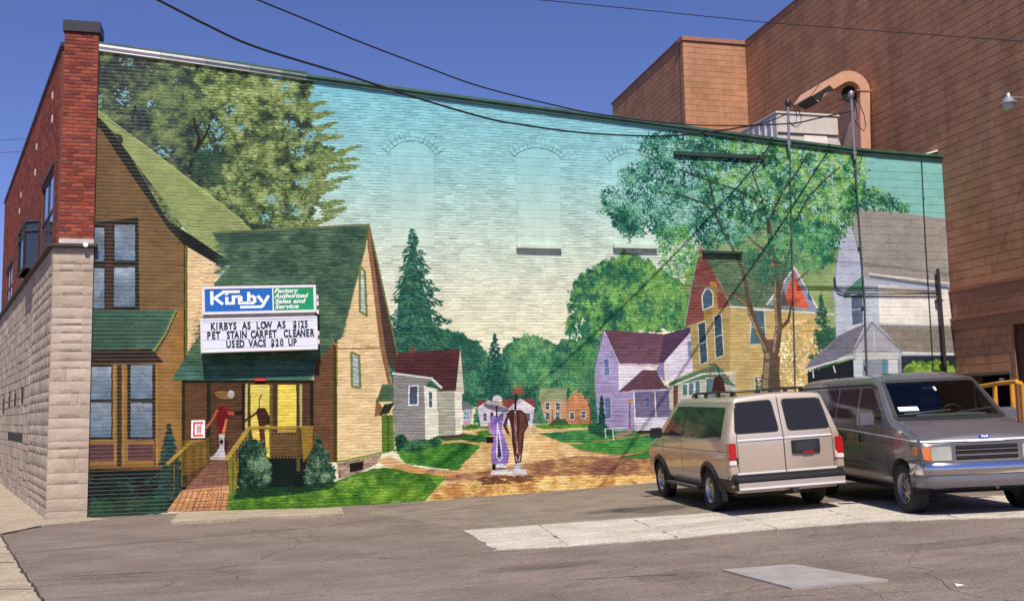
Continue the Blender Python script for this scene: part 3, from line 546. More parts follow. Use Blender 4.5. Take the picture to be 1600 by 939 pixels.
# lawn in front, foundation stones, step and path
GR = [(52, 104, 34), (84, 138, 38), (112, 164, 44), (150, 190, 66)]
poly([(357, 776), (372, 764), (430, 762), (500, 760), (524, 752), (560, 738), (600, 730), (640, 735), (697, 745), (664, 782), (560, 794), (357, 800)], (92, 148, 40), jit=.16, top=(62, 118, 46)); strokes([(357, 778), (430, 764), (524, 756), (584, 732), (697, 746), (660, 780), (560, 792), (357, 799)], GR, 4200, 5.5, 1.2)
strokes([(372, 762), (476, 760), (522, 752), (520, 762), (440, 774), (366, 780)], [(20, 52, 34), (34, 76, 40)], 900, 6, 1.5)
poly([(527, 724), (596, 709), (589, 724), (560, 738), (529, 748)], (140, 108, 88), jit=.5); strokes([(529, 726), (594, 711), (587, 724), (531, 746)], [(104, 78, 64), (164, 132, 108), (190, 158, 132)], 160, 5, 3, 0, 1.5)
poly([(546, 724), (568, 720), (567, 733), (547, 738)], (34, 28, 26)); line([(526, 722), (596, 707)], 3.6, (132, 156, 74)); poly(quad(521, 531, 527, 722), (70, 66, 24)); line([(526, 532), (527, 722)], 1.2, (150, 130, 50))
line([(521, 534), (530, 545), (600, 543)], 2.4, (170, 126, 88))
window([(562, 416), (570, 424), (573, 494), (562, 486)], (190, 206, 206), (126, 136, 66), 4, mid=False); window([(549, 550), (561, 556), (563, 606), (550, 604)], (182, 200, 204), (126, 136, 66), 4, mid=False)
for i in range(6): line([(563, 430 + i * 10), (571, 433 + i * 10)], .9, (110, 130, 140)); line([(550, 556 + i * 8), (561, 560 + i * 8)], .9, (110, 130, 140))
# side door with its little roof
poly([(596, 648), (614, 648), (616, 704), (597, 708)], (92, 128, 44)); line([(606, 650), (607, 706)], 2, (52, 74, 30)); line([(613, 600), (616, 706)], 2.6, (136, 150, 84)); poly([(585, 651), (588, 622), (600, 640), (600, 650), (616, 640)], (150, 100, 66)); poly([(597, 601), (639, 600), (632, 626), (588, 628)], (74, 100, 72), jit=.25); poly([(639, 601), (640, 627), (612, 642), (592, 650), (600, 632), (632, 626)], (42, 50, 34)); line([(610, 643), (618, 630)], 3, (230, 214, 160)); line([(597, 601), (639, 600)], 2, (120, 140, 90))
poly([(589, 718), (608, 712), (632, 724), (612, 731), (600, 728)], (232, 186, 126)); poly([(612, 731), (630, 724), (668, 733), (712, 735), (704, 745), (640, 738)], (214, 158, 96)); 
# grey cottage and the barn behind it
lawn([(618, 702), (689, 690), (722, 684), (750, 690), (748, 698), (713, 734), (634, 724)], [(40, 100, 44), (70, 140, 44), (110, 170, 50)], 2600)
lawn([(684, 684), (722, 677), (760, 682), (760, 690), (700, 690)], [(40, 100, 50), (64, 130, 54)], 400); line([(690, 691), (722, 689), (762, 696)], 4, (226, 180, 110))
poly([(622, 551), (719, 545), (713, 612), (689, 612), (676, 592), (616, 584)], (88, 48, 50), jit=.2); lap((622, 553), (719, 548), (713, 612), (618, 606), 10, (60, 30, 34), 1, .6); poly([(712, 612), (719, 545), (726, 612), (724, 616)], (206, 204, 182)); line([(720, 546), (726, 616)], 1.6, (110, 100, 90))
poly([(640, 540), (648, 540), (649, 551), (641, 551)], (110, 76, 66)); poly([(684, 611), (711, 611), (712, 680), (685, 681)], (176, 176, 156)); lap((684, 613), (711, 613), (712, 680), (685, 681), 11, (130, 130, 116), .8, .6); poly([(710, 611), (722, 613), (722, 677), (712, 680)], (234, 232, 208)); poly([(685, 681), (728, 678), (728, 682), (688, 686)], (90, 62, 54))
poly([(614, 583), (676, 592), (664, 602), (664, 691), (617, 691)], (146, 142, 140)); lap((615, 586), (664, 600), (664, 690), (617, 690), 18, (112, 108, 110), .8, .6); poly([(662, 602), (683, 608), (684, 690), (667, 694)], (230, 226, 202)); line([(613, 583), (676, 591)], 3, WH); line([(674, 591), (690, 606)], 4, WH)
window([(639, 603), (653, 602), (653, 632), (639, 633)], (74, 88, 110), WH, 2.2, mid=False); window([(669, 611), (676, 612), (676, 637), (670, 637)], (74, 88, 100), WH, 1.6)
foliage([(619, 684), (628, 680), (638, 690), (655, 688), (668, 692), (684, 684), (690, 692), (650, 704), (619, 702)], [(18, 62, 46), (38, 92, 60), (70, 124, 74)], 900, 4, 1.7, fill=1, amp=2.5)
# --- the painted couple: lilac dress and brown suit, white cleaner bases
ell(775, 636, 20.5, 6.5, (112, 108, 122), .25); ell(777, 624, 7.5, 7, (216, 212, 212)); poly([(757, 630), (775, 625), (793, 638), (778, 634)], (176, 170, 178)); line([(777, 628), (786, 630)], 2, (226, 170, 60)); line([(776, 634), (776, 652)], 3, (44, 38, 50))
poly([(766, 651), (771, 648), (776, 652), (781, 647), (786, 651), (784, 672), (790, 688), (796, 706), (794, 723), (786, 727), (768, 725), (767, 706), (771, 684), (766, 664)], (142, 112, 184), jit=.3)
for i in range(9): line([(767, 654 + i * 8), (792, 655 + i * 8)], .9, (102, 78, 148), .6)
for x in (771, 777, 783, 789): line([(x, 652), (x + 1, 724)], .9, (172, 150, 208), .6)
poly([(762, 660), (768, 658), (769, 678), (764, 676)], (196, 140, 170)); line([(777, 660), (776, 715), (781, 719), (785, 715), (780, 676), (777, 660)], 1.8, (232, 228, 234)); poly([(778, 680), (783, 712), (778, 714)], (52, 36, 70)); poly(quad(760, 682, 771, 692), (44, 22, 30)); poly([(769, 724), (778, 726), (772, 738), (769, 732)], (40, 24, 26)); ell(782, 728, 8, 4, (230, 226, 222)); ell(782, 733, 9, 3, (120, 112, 110)); poly([(768, 735), (794, 733), (796, 741), (766, 742)], (214, 210, 212))
ell(809, 613, 12, 3.8, (136, 82, 60)); ell(810, 607.5, 6, 5.6, (158, 98, 74)); line([(806, 616), (805, 642)], 3.6, (44, 24, 30)); poly([(791, 647), (798, 640), (813, 640), (822, 646), (826, 664), (819, 676), (817, 700), (814, 722), (805, 724), (800, 690), (799, 670), (796, 656)], (72, 40, 38), jit=.25)
poly([(811, 642), (820, 647), (824, 664), (816, 676), (813, 720), (808, 722), (810, 690), (812, 660)], (104, 62, 52), jit=.3); line([(794, 648), (788, 664), (796, 680)], 4.5, (84, 48, 42)); line([(795, 677), (797, 681)], 3, (196, 150, 110)); line([(805, 642), (806, 680), (808, 708)], 3.4, (206, 160, 150)); line([(805, 645), (807, 706)], 1.8, (132, 46, 44)); line([(806, 712), (807, 719), (811, 719), (813, 711)], 1.4, (190, 184, 190)); poly([(803, 724), (814, 723), (817, 735), (802, 738)], (176, 174, 176)); ell(808, 732, 5, 5, (206, 204, 206)); poly([(796, 735), (822, 733), (824, 741), (795, 742)], (220, 216, 218))
strokes([(748, 745), (830, 742), (840, 752), (752, 756)], [(96, 58, 44), (128, 80, 56)], 160, 7, 1.4)
# greens of the cornice paint continue down the wall top; soiled foot of the wall
for i in range(260):
    x = rng.uniform(138, 1480)
    z0 = rng.uniform(60, 90); 
gy = np.clip(1 - (Zs[:, 0, 0] + .02) / .22, 0, 1)[:, None, None]; cv *= 1 - .18 * gy * (NZ[:, :, None] * .5 + .6)
lum_ = cv.mean(-1, keepdims=True); cv = np.clip(cv * .9 + lum_ * .1, 0.02, 1)
lin = np.where(cv <= .04045, cv / 12.92, ((cv + .055) / 1.055) ** 2.4) * ALB
lin = np.clip(lin, 0, 1); srgb = np.where(lin <= .0031308, lin * 12.92, 1.055 * lin ** (1 / 2.4) - .055)
img = bpy.data.images.new('mural_print', MW, MH, alpha=False)
buf = np.ones((MH, MW, 4), np.float32); buf[:, :, :3] = srgb
img.pixels.foreach_set(buf.ravel()); img.update(); img.pack()
del buf, lin, srgb

# ------------------------------------------------------------------ side-wall building
def courses(x0, x1, z0, z1, pitch, length, gap, holes=(), top=None, jitter=0.0, vary=0.0):
    """rectangles (a, b, lo, hi) of a running bond; holes: functions z -> (xa, xb) or None"""
    out = []; z = z0; row = 0
    while z < z1 - 0.01:
        h = pitch * (1 + (random.random() - .5) * vary); h = min(h, z1 - z); zc = z + h / 2
        xs = [(x0, x1)]
        if top:                                   # slanting top edge: cut where the wall is lower than this course
            while xs and top(xs[0][1]) < z + h and xs[0][1] > xs[0][0]: xs[0] = (xs[0][0], xs[0][1] - 0.1)
            if not xs or xs[0][1] <= xs[0][0]: z += h; continue
        for H in holes:
            r = H(zc)
            if r is None: continue
            n_ = []
            for a, b in xs:
                if r[1] <= a or r[0] >= b: n_.append((a, b)); continue
                if r[0] > a: n_.append((a, r[0]))
                if r[1] < b: n_.append((r[1], b))
            xs = n_
        for a, b in xs:
            x = a; off = (row % 2) * length / 2 + random.uniform(-1, 1) * jitter * length
            k = math.floor((a - x0 - off) / length); nx = x0 + off + k * length
            while x < b - 1e-4:
                nx += length * (1 + random.uniform(-1, 1) * vary * .8) if vary else length
                if nx - x < length * .18: continue
                e = min(nx, b)
                if b - e < length * .18: e = b
                out.append((x + gap / 2, e - gap / 2, z + gap / 2, z + h - gap / 2)); x = e
        z += h; row += 1
    return out
def brick_faces(mb, r, M, proud, tilt=0.0, gx=0.0):
    x0, x1, z0, z1 = r; x0 -= gx; x1 += gx; d = proud
    e = min(.006, (z1 - z0) * .12); ta, tb = random.uniform(-tilt, tilt), random.uniform(-tilt, tilt)
    vs = [(x0, 0, z0), (x1, 0, z0), (x1, 0, z1), (x0, 0, z1), (x0 + e, -d - ta, z0 + e), (x1 - e, -d - tb, z0 + e), (x1 - e, -d + ta, z1 - e), (x0 + e, -d + tb, z1 - e)]
    mb.add([M @ Vector(v) for v in vs], [(4, 5, 6, 7), (0, 1, 5, 4), (1, 2, 6, 5), (2, 3, 7, 6), (3, 0, 4, 7)])

store = thing('brick_building', 'two storey brick shop building whose long side wall carries the painted village street', 'building')
# painted wall materials
def print_mat(name, mortar=False, bump=.25):
    m_ = bpy.data.materials.new(name); m_.use_nodes = True; n = m_.node_tree; b = n.nodes['Principled BSDF']
    b.inputs['Roughness'].default_value = .75; b.inputs['Specular IOR Level'].default_value = .08
    tc = n.nodes.new('ShaderNodeTexCoord'); tc.object = store
    sp = n.nodes.new('ShaderNodeSeparateXYZ'); n.links.new(tc.outputs['Object'], sp.inputs[0])
    def aff(o, off, size):
        a = n.nodes.new('ShaderNodeMath'); a.operation = 'SUBTRACT'; n.links.new(o, a.inputs[0]); a.inputs[1].default_value = off
        d = n.nodes.new('ShaderNodeMath'); d.operation = 'DIVIDE'; n.links.new(a.outputs[0], d.inputs[0]); d.inputs[1].default_value = size; return d.outputs[0]
    cb = n.nodes.new('ShaderNodeCombineXYZ'); n.links.new(aff(sp.outputs[0], MX0, MW / PPM), cb.inputs[0]); n.links.new(aff(sp.outputs[2], MZ0, MH / PPM), cb.inputs[1])
    im = n.nodes.new('ShaderNodeTexImage'); im.image = img; im.extension = 'EXTEND'; n.links.new(cb.outputs[0], im.inputs[0])
    no = n.nodes.new('ShaderNodeTexNoise'); no.inputs['Scale'].default_value = 2.2; no.inputs['Detail'].default_value = 9; no.inputs['Roughness'].default_value = .7
    n.links.new(tc.outputs['Object'], no.inputs['Vector'])
    mr = n.nodes.new('ShaderNodeMapRange'); mr.inputs[1].default_value = .3; mr.inputs[2].default_value = .7; mr.inputs[3].default_value = .80; mr.inputs[4].default_value = 1.08
    n.links.new(no.outputs[0], mr.inputs[0]); out = mr.outputs[0]
    if not mortar:
        ge = n.nodes.new('ShaderNodeNewGeometry'); m2 = n.nodes.new('ShaderNodeMapRange'); m2.inputs[3].default_value = .86; m2.inputs[4].default_value = 1.1
        n.links.new(ge.outputs['Random Per Island'], m2.inputs[0]); mu = n.nodes.new('ShaderNodeMath'); mu.operation = 'MULTIPLY'
        n.links.new(out, mu.inputs[0]); n.links.new(m2.outputs[0], mu.inputs[1]); out = mu.outputs[0]
    vm = n.nodes.new('ShaderNodeVectorMath'); vm.operation = 'SCALE'; n.links.new(im.outputs[0], vm.inputs[0]); n.links.new(out, vm.inputs['Scale'])
    last = vm.outputs[0]
    if mortar:                                    # on the left bay the paint has worn off the pale mortar joints
        c = n.nodes.new('ShaderNodeMapRange'); c.inputs[1].default_value = 1.5; c.inputs[2].default_value = 1.75; c.inputs[3].default_value = .28; c.inputs[4].default_value = 0
        n.links.new(sp.outputs[0], c.inputs[0]); mx = n.nodes.new('ShaderNodeMix'); mx.data_type = 'RGBA'
        n.links.new(c.outputs[0], mx.inputs[0]); n.links.new(last, mx.inputs[6]); mx.inputs[7].default_value = (.46, .37, .31, 1); last = mx.outputs[2]
    n.links.new(last, b.inputs['Base Color'])
    nb = n.nodes.new('ShaderNodeTexNoise'); nb.inputs['Scale'].default_value = 30; nb.inputs['Detail'].default_value = 6; n.links.new(tc.outputs['Object'], nb.inputs['Vector'])
    bp = n.nodes.new('ShaderNodeBump'); bp.inputs['Strength'].default_value = bump; bp.inputs['Distance'].default_value = .02
    n.links.new(nb.outputs[0], bp.inputs['Height']); n.links.new(bp.outputs[0], b.inputs['Normal'])
    return m_
M_PRINT = print_mat('painted_brick'); M_PRINTM = print_mat('painted_mortar', True); M_PRINTS = print_mat('painted_render', True, .12)
XR = 20.08
TOPP = [at(x, y, 0) for x, y in ((146, 79), (300, 100), (480, 127), (720, 160), (955, 191), (1180, 221), (1340, 241), (1474, 252))]
def wall_top(x): return float(np.interp(x, [p.x for p in TOPP], [p.z for p in TOPP]))
I4 = Matrix.Identity(4)
mb = MB(); xs = [0.0] + [p.x for p in TOPP[1:-1]] + [XR]
for a, b in zip(xs[:-1], xs[1:]): mb.add([(a, 0, -.3), (b, 0, -.3), (b, 0, wall_top(b)), (a, 0, wall_top(a)), (a, .3, -.3), (b, .3, -.3), (b, .3, wall_top(b)), (a, .3, wall_top(a))], [(0, 1, 2, 3), (7, 6, 5, 4), (3, 2, 6, 7)])
wallo = mb.build('painted_wall', M_PRINTM, store)
# bricked-up windows
OPS = []
for (xl, xr, ys, yt, yb) in ((611, 678, 237, 221, 386), (808, 875, 244, 232, 384), (957, 1024, 252, 240, 386)):
    OPS.append((at(xl, 300).x, at(xr, 300).x, at((xl + xr) / 2, ys).z, at((xl + xr) / 2, yt).z, at((xl + xr) / 2, yb).z))
def arch_hole(op, ring):
    x0, x1, zs, zt, zb = op; c = (x0 + x1) / 2; hw = (x1 - x0) / 2; rise = zt - zs; R = (hw * hw + rise * rise) / (2 * rise); cz = zt - R
    def f(z):
        if z < zb: return None
        if z < zs: return (x0, x1)
        rr = R + ring
        if z >= cz + rr: return None
        h = sqrt(rr * rr - (z - cz) ** 2); h = min(h, hw + ring * .55); return (c - h, c + h)
    return f
holes = [arch_hole(o, .2) for o in OPS]
SEAM = at(290, 500).x; BEND = at(1246, 400).x
mb = MB()
for r in courses(0.0, SEAM, gz(0) - .1, wall_top(0), .0765, .225, .010, top=wall_top, jitter=.1): brick_faces(mb, r, I4, .003, .0015, .006)
mb.build('bricks', M_PRINT, wallo)['kind'] = 'stuff'
mb = MB()
for r in courses(SEAM, BEND, -.1, wall_top(SEAM), .0655, .215, .009, holes=holes, top=wall_top, jitter=.22, vary=.05): brick_faces(mb, r, I4, random.uniform(.003, .0075), .002, .0015)
mb.build('bricks', M_PRINT, wallo)['kind'] = 'stuff'
mb = MB()
for r in courses(BEND, XR, -.1, wall_top(BEND), .2, .4, .006, top=wall_top): brick_faces(mb, r, I4, random.uniform(.006, .0075), 0)
mb.build('blocks', M_PRINTS, wallo)['kind'] = 'stuff'
for o in OPS:
    x0, x1, zs, zt, zb = o; c = (x0 + x1) / 2; hw = (x1 - x0) / 2; rise = zt - zs; R = (hw * hw + rise * rise) / (2 * rise); cz = zt - R
    A = math.asin(hw / R)
    ol = [(x0, zb), (x1, zb)] + [(c + R * sin(t), cz + R * cos(t)) for t in np.linspace(A, -A, 11)]
    M = frameM(Vector((0, 0, 0)), Vector((1, 0, 0)), Vector((0, 0, 1)), Vector((0, -1, 0)))
    mb = MB(); mb.prism(ol, -.02, .006, M); pn = mb.build('window_infill', M_PRINTS, store)
    for r in courses(x0, x1, zb, zs, .2, .4, .012): mb2 = MB(); brick_faces(mb2, r, Matrix.Translation((0, -.006, 0)), .004); link('block', mb2.mesh('block'), M_PRINTS, pn)
    mb = MB()
    for ring in range(2):
        n = 13
        for i in range(n):
            a0 = -A * 1.12 + 2.24 * A * i / n; a1 = -A * 1.12 + 2.24 * A * (i + 1) / n; g = .006 / R; r0 = R + .012 + ring * .095; r1 = r0 + .085
            q = [(c + r0 * sin(a0 + g), cz + r0 * cos(a0 + g)), (c + r0 * sin(a1 - g), cz + r0 * cos(a1 - g)), (c + r1 * sin(a1 - g), cz + r1 * cos(a1 - g)), (c + r1 * sin(a0 + g), cz + r1 * cos(a0 + g))]
            mb.prism(q, 0, random.uniform(.008, .02), M)
    mb.build('arch_bricks', M_PRINT, store)['kind'] = 'stuff'
M_DARKP = mat('dark_green_paint', (.012, .03, .028), .6, var=.2)
def sill(xl, xr, y0, y1, mt, proud, name='window_sill'):
    a, b = at(xl, y0), at(xr, y0); z1, z0 = at(xl, y0).z, at(xl, y1).z
    mb = MB(); mb.box((a.x, -proud, z0), (b.x, .01, z1)); return mb.build(name, mt, store, bevel=.006)
sill(806, 876, 382.5, 388.5, M_PRINTS, .10); sill(957, 1025, 381.5, 388.5, M_PRINTS, .10)
sill(1097, 1158, 392.5, 397, M_DARKP, .09); sill(1052, 1190, 237, 243.5, M_DARKP, .07, 'steel_lintel'); 
mb = MB(); q = at(1190, 243); mb.box((q.x, -.06, q.z - .24), (q.x + .07, .01, q.z + .07)); mb.build('lintel_end', M_DARKP, store)
# coping along the wall top: white flashing at the street end, then green
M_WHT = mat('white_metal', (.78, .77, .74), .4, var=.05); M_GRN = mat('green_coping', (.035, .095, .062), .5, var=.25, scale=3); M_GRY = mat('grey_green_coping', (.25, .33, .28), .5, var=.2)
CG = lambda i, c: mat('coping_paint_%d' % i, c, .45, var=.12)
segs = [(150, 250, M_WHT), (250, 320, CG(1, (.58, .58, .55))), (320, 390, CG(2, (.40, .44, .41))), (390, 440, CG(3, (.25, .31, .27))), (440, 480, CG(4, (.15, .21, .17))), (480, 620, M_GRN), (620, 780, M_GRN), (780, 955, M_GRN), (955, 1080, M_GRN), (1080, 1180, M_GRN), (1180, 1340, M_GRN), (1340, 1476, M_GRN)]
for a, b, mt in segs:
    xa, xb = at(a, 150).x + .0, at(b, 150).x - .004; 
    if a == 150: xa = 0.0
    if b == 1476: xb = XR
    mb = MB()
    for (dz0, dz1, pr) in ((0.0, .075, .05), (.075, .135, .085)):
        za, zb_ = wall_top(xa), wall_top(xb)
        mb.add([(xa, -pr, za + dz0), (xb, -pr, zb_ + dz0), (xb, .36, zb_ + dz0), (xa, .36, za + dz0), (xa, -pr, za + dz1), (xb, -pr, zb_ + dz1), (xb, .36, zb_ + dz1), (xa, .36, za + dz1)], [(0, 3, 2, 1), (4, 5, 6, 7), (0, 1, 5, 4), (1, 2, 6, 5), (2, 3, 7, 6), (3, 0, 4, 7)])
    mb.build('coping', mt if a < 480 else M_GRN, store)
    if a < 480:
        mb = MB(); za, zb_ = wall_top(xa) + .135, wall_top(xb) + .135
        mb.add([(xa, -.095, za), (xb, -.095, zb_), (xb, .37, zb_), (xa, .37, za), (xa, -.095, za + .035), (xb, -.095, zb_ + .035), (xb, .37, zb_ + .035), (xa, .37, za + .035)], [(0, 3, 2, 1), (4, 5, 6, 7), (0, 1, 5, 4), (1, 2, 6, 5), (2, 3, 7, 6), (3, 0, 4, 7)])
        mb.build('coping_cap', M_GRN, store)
# roof and rear
M_ROOF = mat('roof_felt', (.09, .085, .08), .95, var=.2)
mb = MB(); mb.add([(-.1, .3, 9.1), (20.0, .3, 7.7), (20.5, 10.7, 7.7), (-2.6, 10.7, 9.1)], [(0, 1, 2, 3)]); mb.build('roof', M_ROOF, store)

# ---- street front (left): stone below, red brick above
AZF = radians(-15); FD = Vector((sin(AZF), cos(AZF), 0)); FN = Vector((-cos(AZF), sin(AZF), 0))   # along the front, outward
FX0 = -.76
FM = frameM(Vector((FX0, -.06, 0)), FD, -FN, Vector((0, 0, 1)))              # local: x along, y inward, z up
PM = frameM(Vector((FX0, -.06, 0)), Vector((1, 0, 0)), Vector((0, 1, 0)), Vector((0, 0, 1)))
LEDGE = 5.38; LEN = 17.6; FTOP = 9.55
M_STONE = island_mat('grey_pink_stone', [(.39, .31, .24), (.44, .35, .275), (.41, .33, .26), (.46, .375, .30)], .9, .6, 14, obj_random=True)
M_STONE2 = island_mat('grey_pink_stone_far', [(.39, .31, .24), (.44, .35, .275), (.41, .33, .26), (.46, .375, .30)], .9, .7, 14)
M_MORT = mat('mortar', (.20, .155, .13), .95, var=.1); M_REDB = island_mat('red_brick', [(.16, .035, .022), (.26, .055, .03), (.33, .085, .045), (.20, .045, .04), (.13, .03, .03)], .85, .4, 60)
M_REDM = mat('red_mortar', (.13, .05, .035), .95, var=.1)
mb = MB(); mb.box((0, 0, -.3), (LEN, .3, LEDGE), FM); mb.build('stone_wall', M_MORT, store)
stonew = store.children[-1] if False else [o for o in bpy.data.objects if o.name == 'stone_wall'][0]
mb = MB(); mb.box((0.012, 0.0, -.3), (.755, .36, LEDGE), PM); pier = mb.build('stone_pier', M_MORT, store)
variants = []
for v in range(5):
    bm = bmesh.new(); g = [[None] * 4 for _ in range(5)]
    for i in range(5):
        for j in range(4):
            u_, v_ = i / 4, j / 3; edge = (i in (0, 4)) or (j in (0, 3))
            g[i][j] = bm.verts.new((u_, -1 * (.35 if edge else random.uniform(.75, 1.2)), v_))
    for i in range(4):
        for j in range(3): bm.faces.new((g[i][j], g[i + 1][j], g[i + 1][j + 1], g[i][j + 1]))
    for k in range(4):
        pass
    ring = [g[i][0] for i in range(5)] + [g[4][j] for j in range(1, 4)] + [g[i][3] for i in (3, 2, 1, 0)] + [g[0][j] for j in (2, 1)]
    bk = [bm.verts.new((q.co.x, 0, q.co.z)) for q in ring]
    for i in range(len(ring)):
        j = (i + 1) % len(ring); bm.faces.new((ring[j], ring[i], bk[i], bk[j]))
    me = bpy.data.meshes.new('stone_block'); bm.to_mesh(me); bm.free(); me.materials.append(M_STONE)
    me.polygons.foreach_set('use_smooth', [True] * len(me.polygons)); me.set_sharp_from_angle(angle=radians(50)); variants.append(me)
def stones(rs, par, M, proud):
    for (a, b, lo, hi) in rs:
        o = link('stone_block', random.choice(variants), None, par)
        o.matrix_local = M @ Matrix.Translation((a, 0, lo)) @ Matrix.Diagonal((b - a, proud * random.uniform(.8, 1.3), hi - lo, 1))
SLOT = [(.6, 3.0)]
vents = []
for (x0, x1, y0, y1) in ((5, 9, 622, 645), (14, 18, 618, 638), (23, 27, 614, 634), (34, 39, 607, 628), (13, 37, 678, 690)):
    p = at_x(x0, (y0 + y1) / 2, (FX0, 0, 0), AZF); q = at_x(x1, (y0 + y1) / 2, (FX0, 0, 0), AZF); t = at_x((x0 + x1) / 2, y0, (FX0, 0, 0), AZF).z; bt = at_x((x0 + x1) / 2, y1, (FX0, 0, 0), AZF).z
    s0, s1 = sorted(((p - Vector((FX0, 0, 0))).dot(FD), (q - Vector((FX0, 0, 0))).dot(FD))); vents.append((s0, s1, bt, t))
vh = [(lambda z, v=v: (v[0], v[1]) if v[2] < z < v[3] else None) for v in vents]
near = []; far = []
for r in courses(0.0, LEN, -.05, LEDGE - .02, .215, .62, .011, holes=vh, jitter=.3, vary=.55): (near if r[1] < 4.6 else far).append(r)
stones(near, stonew, FM, .02)
mb = MB()
for r in far: brick_faces(mb, r, FM, random.uniform(.012, .028), .006)
mb.build('stone_blocks', M_STONE2, stonew)['kind'] = 'stuff'
M_BLK = mat('dark_void', (.012, .011, .01), .9, var=0)
for v in vents:
    mb = MB(); mb.box((v[0], -.006, v[2]), (v[1], .0, v[3]), FM); mb.build('wall_vent', M_BLK, stonew)
stones(courses(0.0, .76, -.05, LEDGE - .02, .215, 1.1, .009, jitter=.4, vary=.7), pier, PM, .015)
# ledge
M_LED = mat('dark_ledge', (.055, .035, .03), .7, var=.15)
mb = MB(); mb.box((-.02, -.11, LEDGE), (LEN, .1, LEDGE + .06), FM); mb.build('ledge', M_LED, store)
mb = MB(); mb.box((-.02, -.10, LEDGE + .0), (.82, .2, LEDGE + .058), PM); mb.build('ledge', M_LED, store)
mb = MB(); mb.box((.10, -.05, LEDGE + .06), (.76, .2, LEDGE + .16), PM); mb.build('stone_course', mat('pale_stone', (.5, .45, .42), .9, var=.1), store)
mb = MB(); mb.lathe([(.0, 0), (.05, 0), (.05, .04), (.0, .04)], (.62, -.15, LEDGE + .03), 'y', 12)
fo = mb.build('ledge_lamp', mat('lamp_glass', (.8, .78, .72), .2, var=0), store); fo.matrix_local = PM
# brick pier
BM_ = frameM(Vector((FX0 + .09, -.045, 0)), Vector((1, 0, 0)), Vector((0, 1, 0)), Vector((0, 0, 1)))
PT = at(128, 50, -.1).z
mb = MB(); mb.box((0, 0.0, LEDGE + .06), (.66, .5, PT), BM_); bp_ = mb.build('brick_pier', M_REDM, store)
mb = MB()
for r in courses(0.0, .66, LEDGE + .16, PT, .0765, .22, .012): brick_faces(mb, r, BM_, .008, .002)
mb.build('bricks', M_REDB, bp_)['kind'] = 'stuff'
mb = MB(); mb.box((-.03, -.05, PT), (.69, .55, PT + .24), BM_); mb.build('pier_cap', mat('black_metal', (.022, .018, .02), .45, var=.1), store, bevel=.01)
# upper brick front with windows
WIN = [(.95, 3.5, LEDGE + .1, 7.3), (6.2, 9.7, LEDGE + .1, 7.0), (12.6, 15.3, LEDGE + .1, 6.85)]
wh = [(lambda z, v=v: (v[0], v[1]) if v[2] < z < v[3] else None) for v in WIN]
UM = FM @ Matrix.Translation((.1, .07, 0))
mb = MB()
for (a, b, lo, hi) in ((0, WIN[0][0], LEDGE, FTOP), (WIN[0][0], WIN[0][1], WIN[0][3], FTOP), (WIN[0][1], WIN[1][0], LEDGE, FTOP), (WIN[1][0], WIN[1][1], WIN[1][3], FTOP), (WIN[1][1], WIN[2][0], LEDGE, FTOP), (WIN[2][0], WIN[2][1], WIN[2][3], FTOP), (WIN[2][1], LEN, LEDGE, FTOP)): mb.box((a, 0, lo), (b, .3, hi), UM)
bf = mb.build('brick_front', M_REDM, store)
mb = MB()
for r in courses(0, LEN, LEDGE + .06, FTOP, .0765, .22, .012, holes=wh): brick_faces(mb, r, UM, .008, .002)
mb.build('bricks', M_REDB, bf)['kind'] = 'stuff'
mb = MB(); mb.box((-.05, -.04, FTOP), (LEN, .36, FTOP + .09), UM); mb.build('parapet_cap', MATS['black_metal'], store)
for (s_, z_) in ((1.6, 8.9), (1.5, 8.35), (5.2, 8.6), (5.4, 8.0), (9.9, 8.3), (10.3, 7.9)):
    mb = MB(); mb.box((s_, -.03, z_), (s_ + .07, 0, z_ + .16), UM); mb.build('wall_anchor', MATS['pale_stone'], store)
M_PANE = mat('window_glass', (.04, .05, .07), .04, var=0, spec=.9, coat=1.0); M_FRM = mat('dark_frame', (.03, .028, .03), .5, var=0)
for (a, b, lo, hi) in WIN:
    wn = None; mb = MB(); f = .07
    for (p, q, r_, s_) in ((a, a + f, lo, hi), (b - f, b, lo, hi), (a + f, b - f, hi - f, hi), (a + f, b - f, lo, lo + f), ((a + b) / 2 - .04, (a + b) / 2 + .04, lo + f, hi - f), (a + f, b - f, (lo + hi) / 2 - .03, (lo + hi) / 2 + .03)): mb.box((p, .015, r_), (q, .12, s_), UM)
    wn = mb.build('window', M_FRM, store); mb = MB(); mb.box((a + f, .035, lo + f), (b - f, .06, hi - f), UM); mb.build('pane', M_PANE, wn)
    mb = MB(); mb.box((a - .05, -.03, hi), (b + .05, .0, hi + .12), UM); mb.build('lintel', M_LED, store)
# projecting glazed bay between the windows
mb = MB(); B0, B1, BZ = 3.7, 6.0, 6.55; g = []
pts = [(B0, 0), (B0 + .25, -.30), (B1 - .4, -.30), (B1, 0)]
bay = MB()
for i in range(3):
    (xa, ya), (xb, yb) = pts[i], pts[i + 1]
    bay.add([UM @ Vector((xa, ya, LEDGE + .06)), UM @ Vector((xb, yb, LEDGE + .06)), UM @ Vector((xb, yb, BZ)), UM @ Vector((xa, ya, BZ))], [(0, 1, 2, 3)])
bayo = bay.build('bay_window', mat('smoked_glass', (.03, .035, .045), .08, var=0, spec=.8), store)
mb = MB()
for (x, y) in pts: mb.tube([UM @ Vector((x, y - .01, LEDGE + .06)), UM @ Vector((x, y - .01, BZ))], .035, 4)
for z in (LEDGE + .1, BZ - .22, BZ): mb.tube([UM @ Vector((x, y - .01, z)) for x, y in pts], .035, 4)
mb.add([UM @ Vector((x, y, BZ + .03)) for x, y in pts], [(0, 1, 2, 3)]); mb.build('frame', M_FRM, bayo)

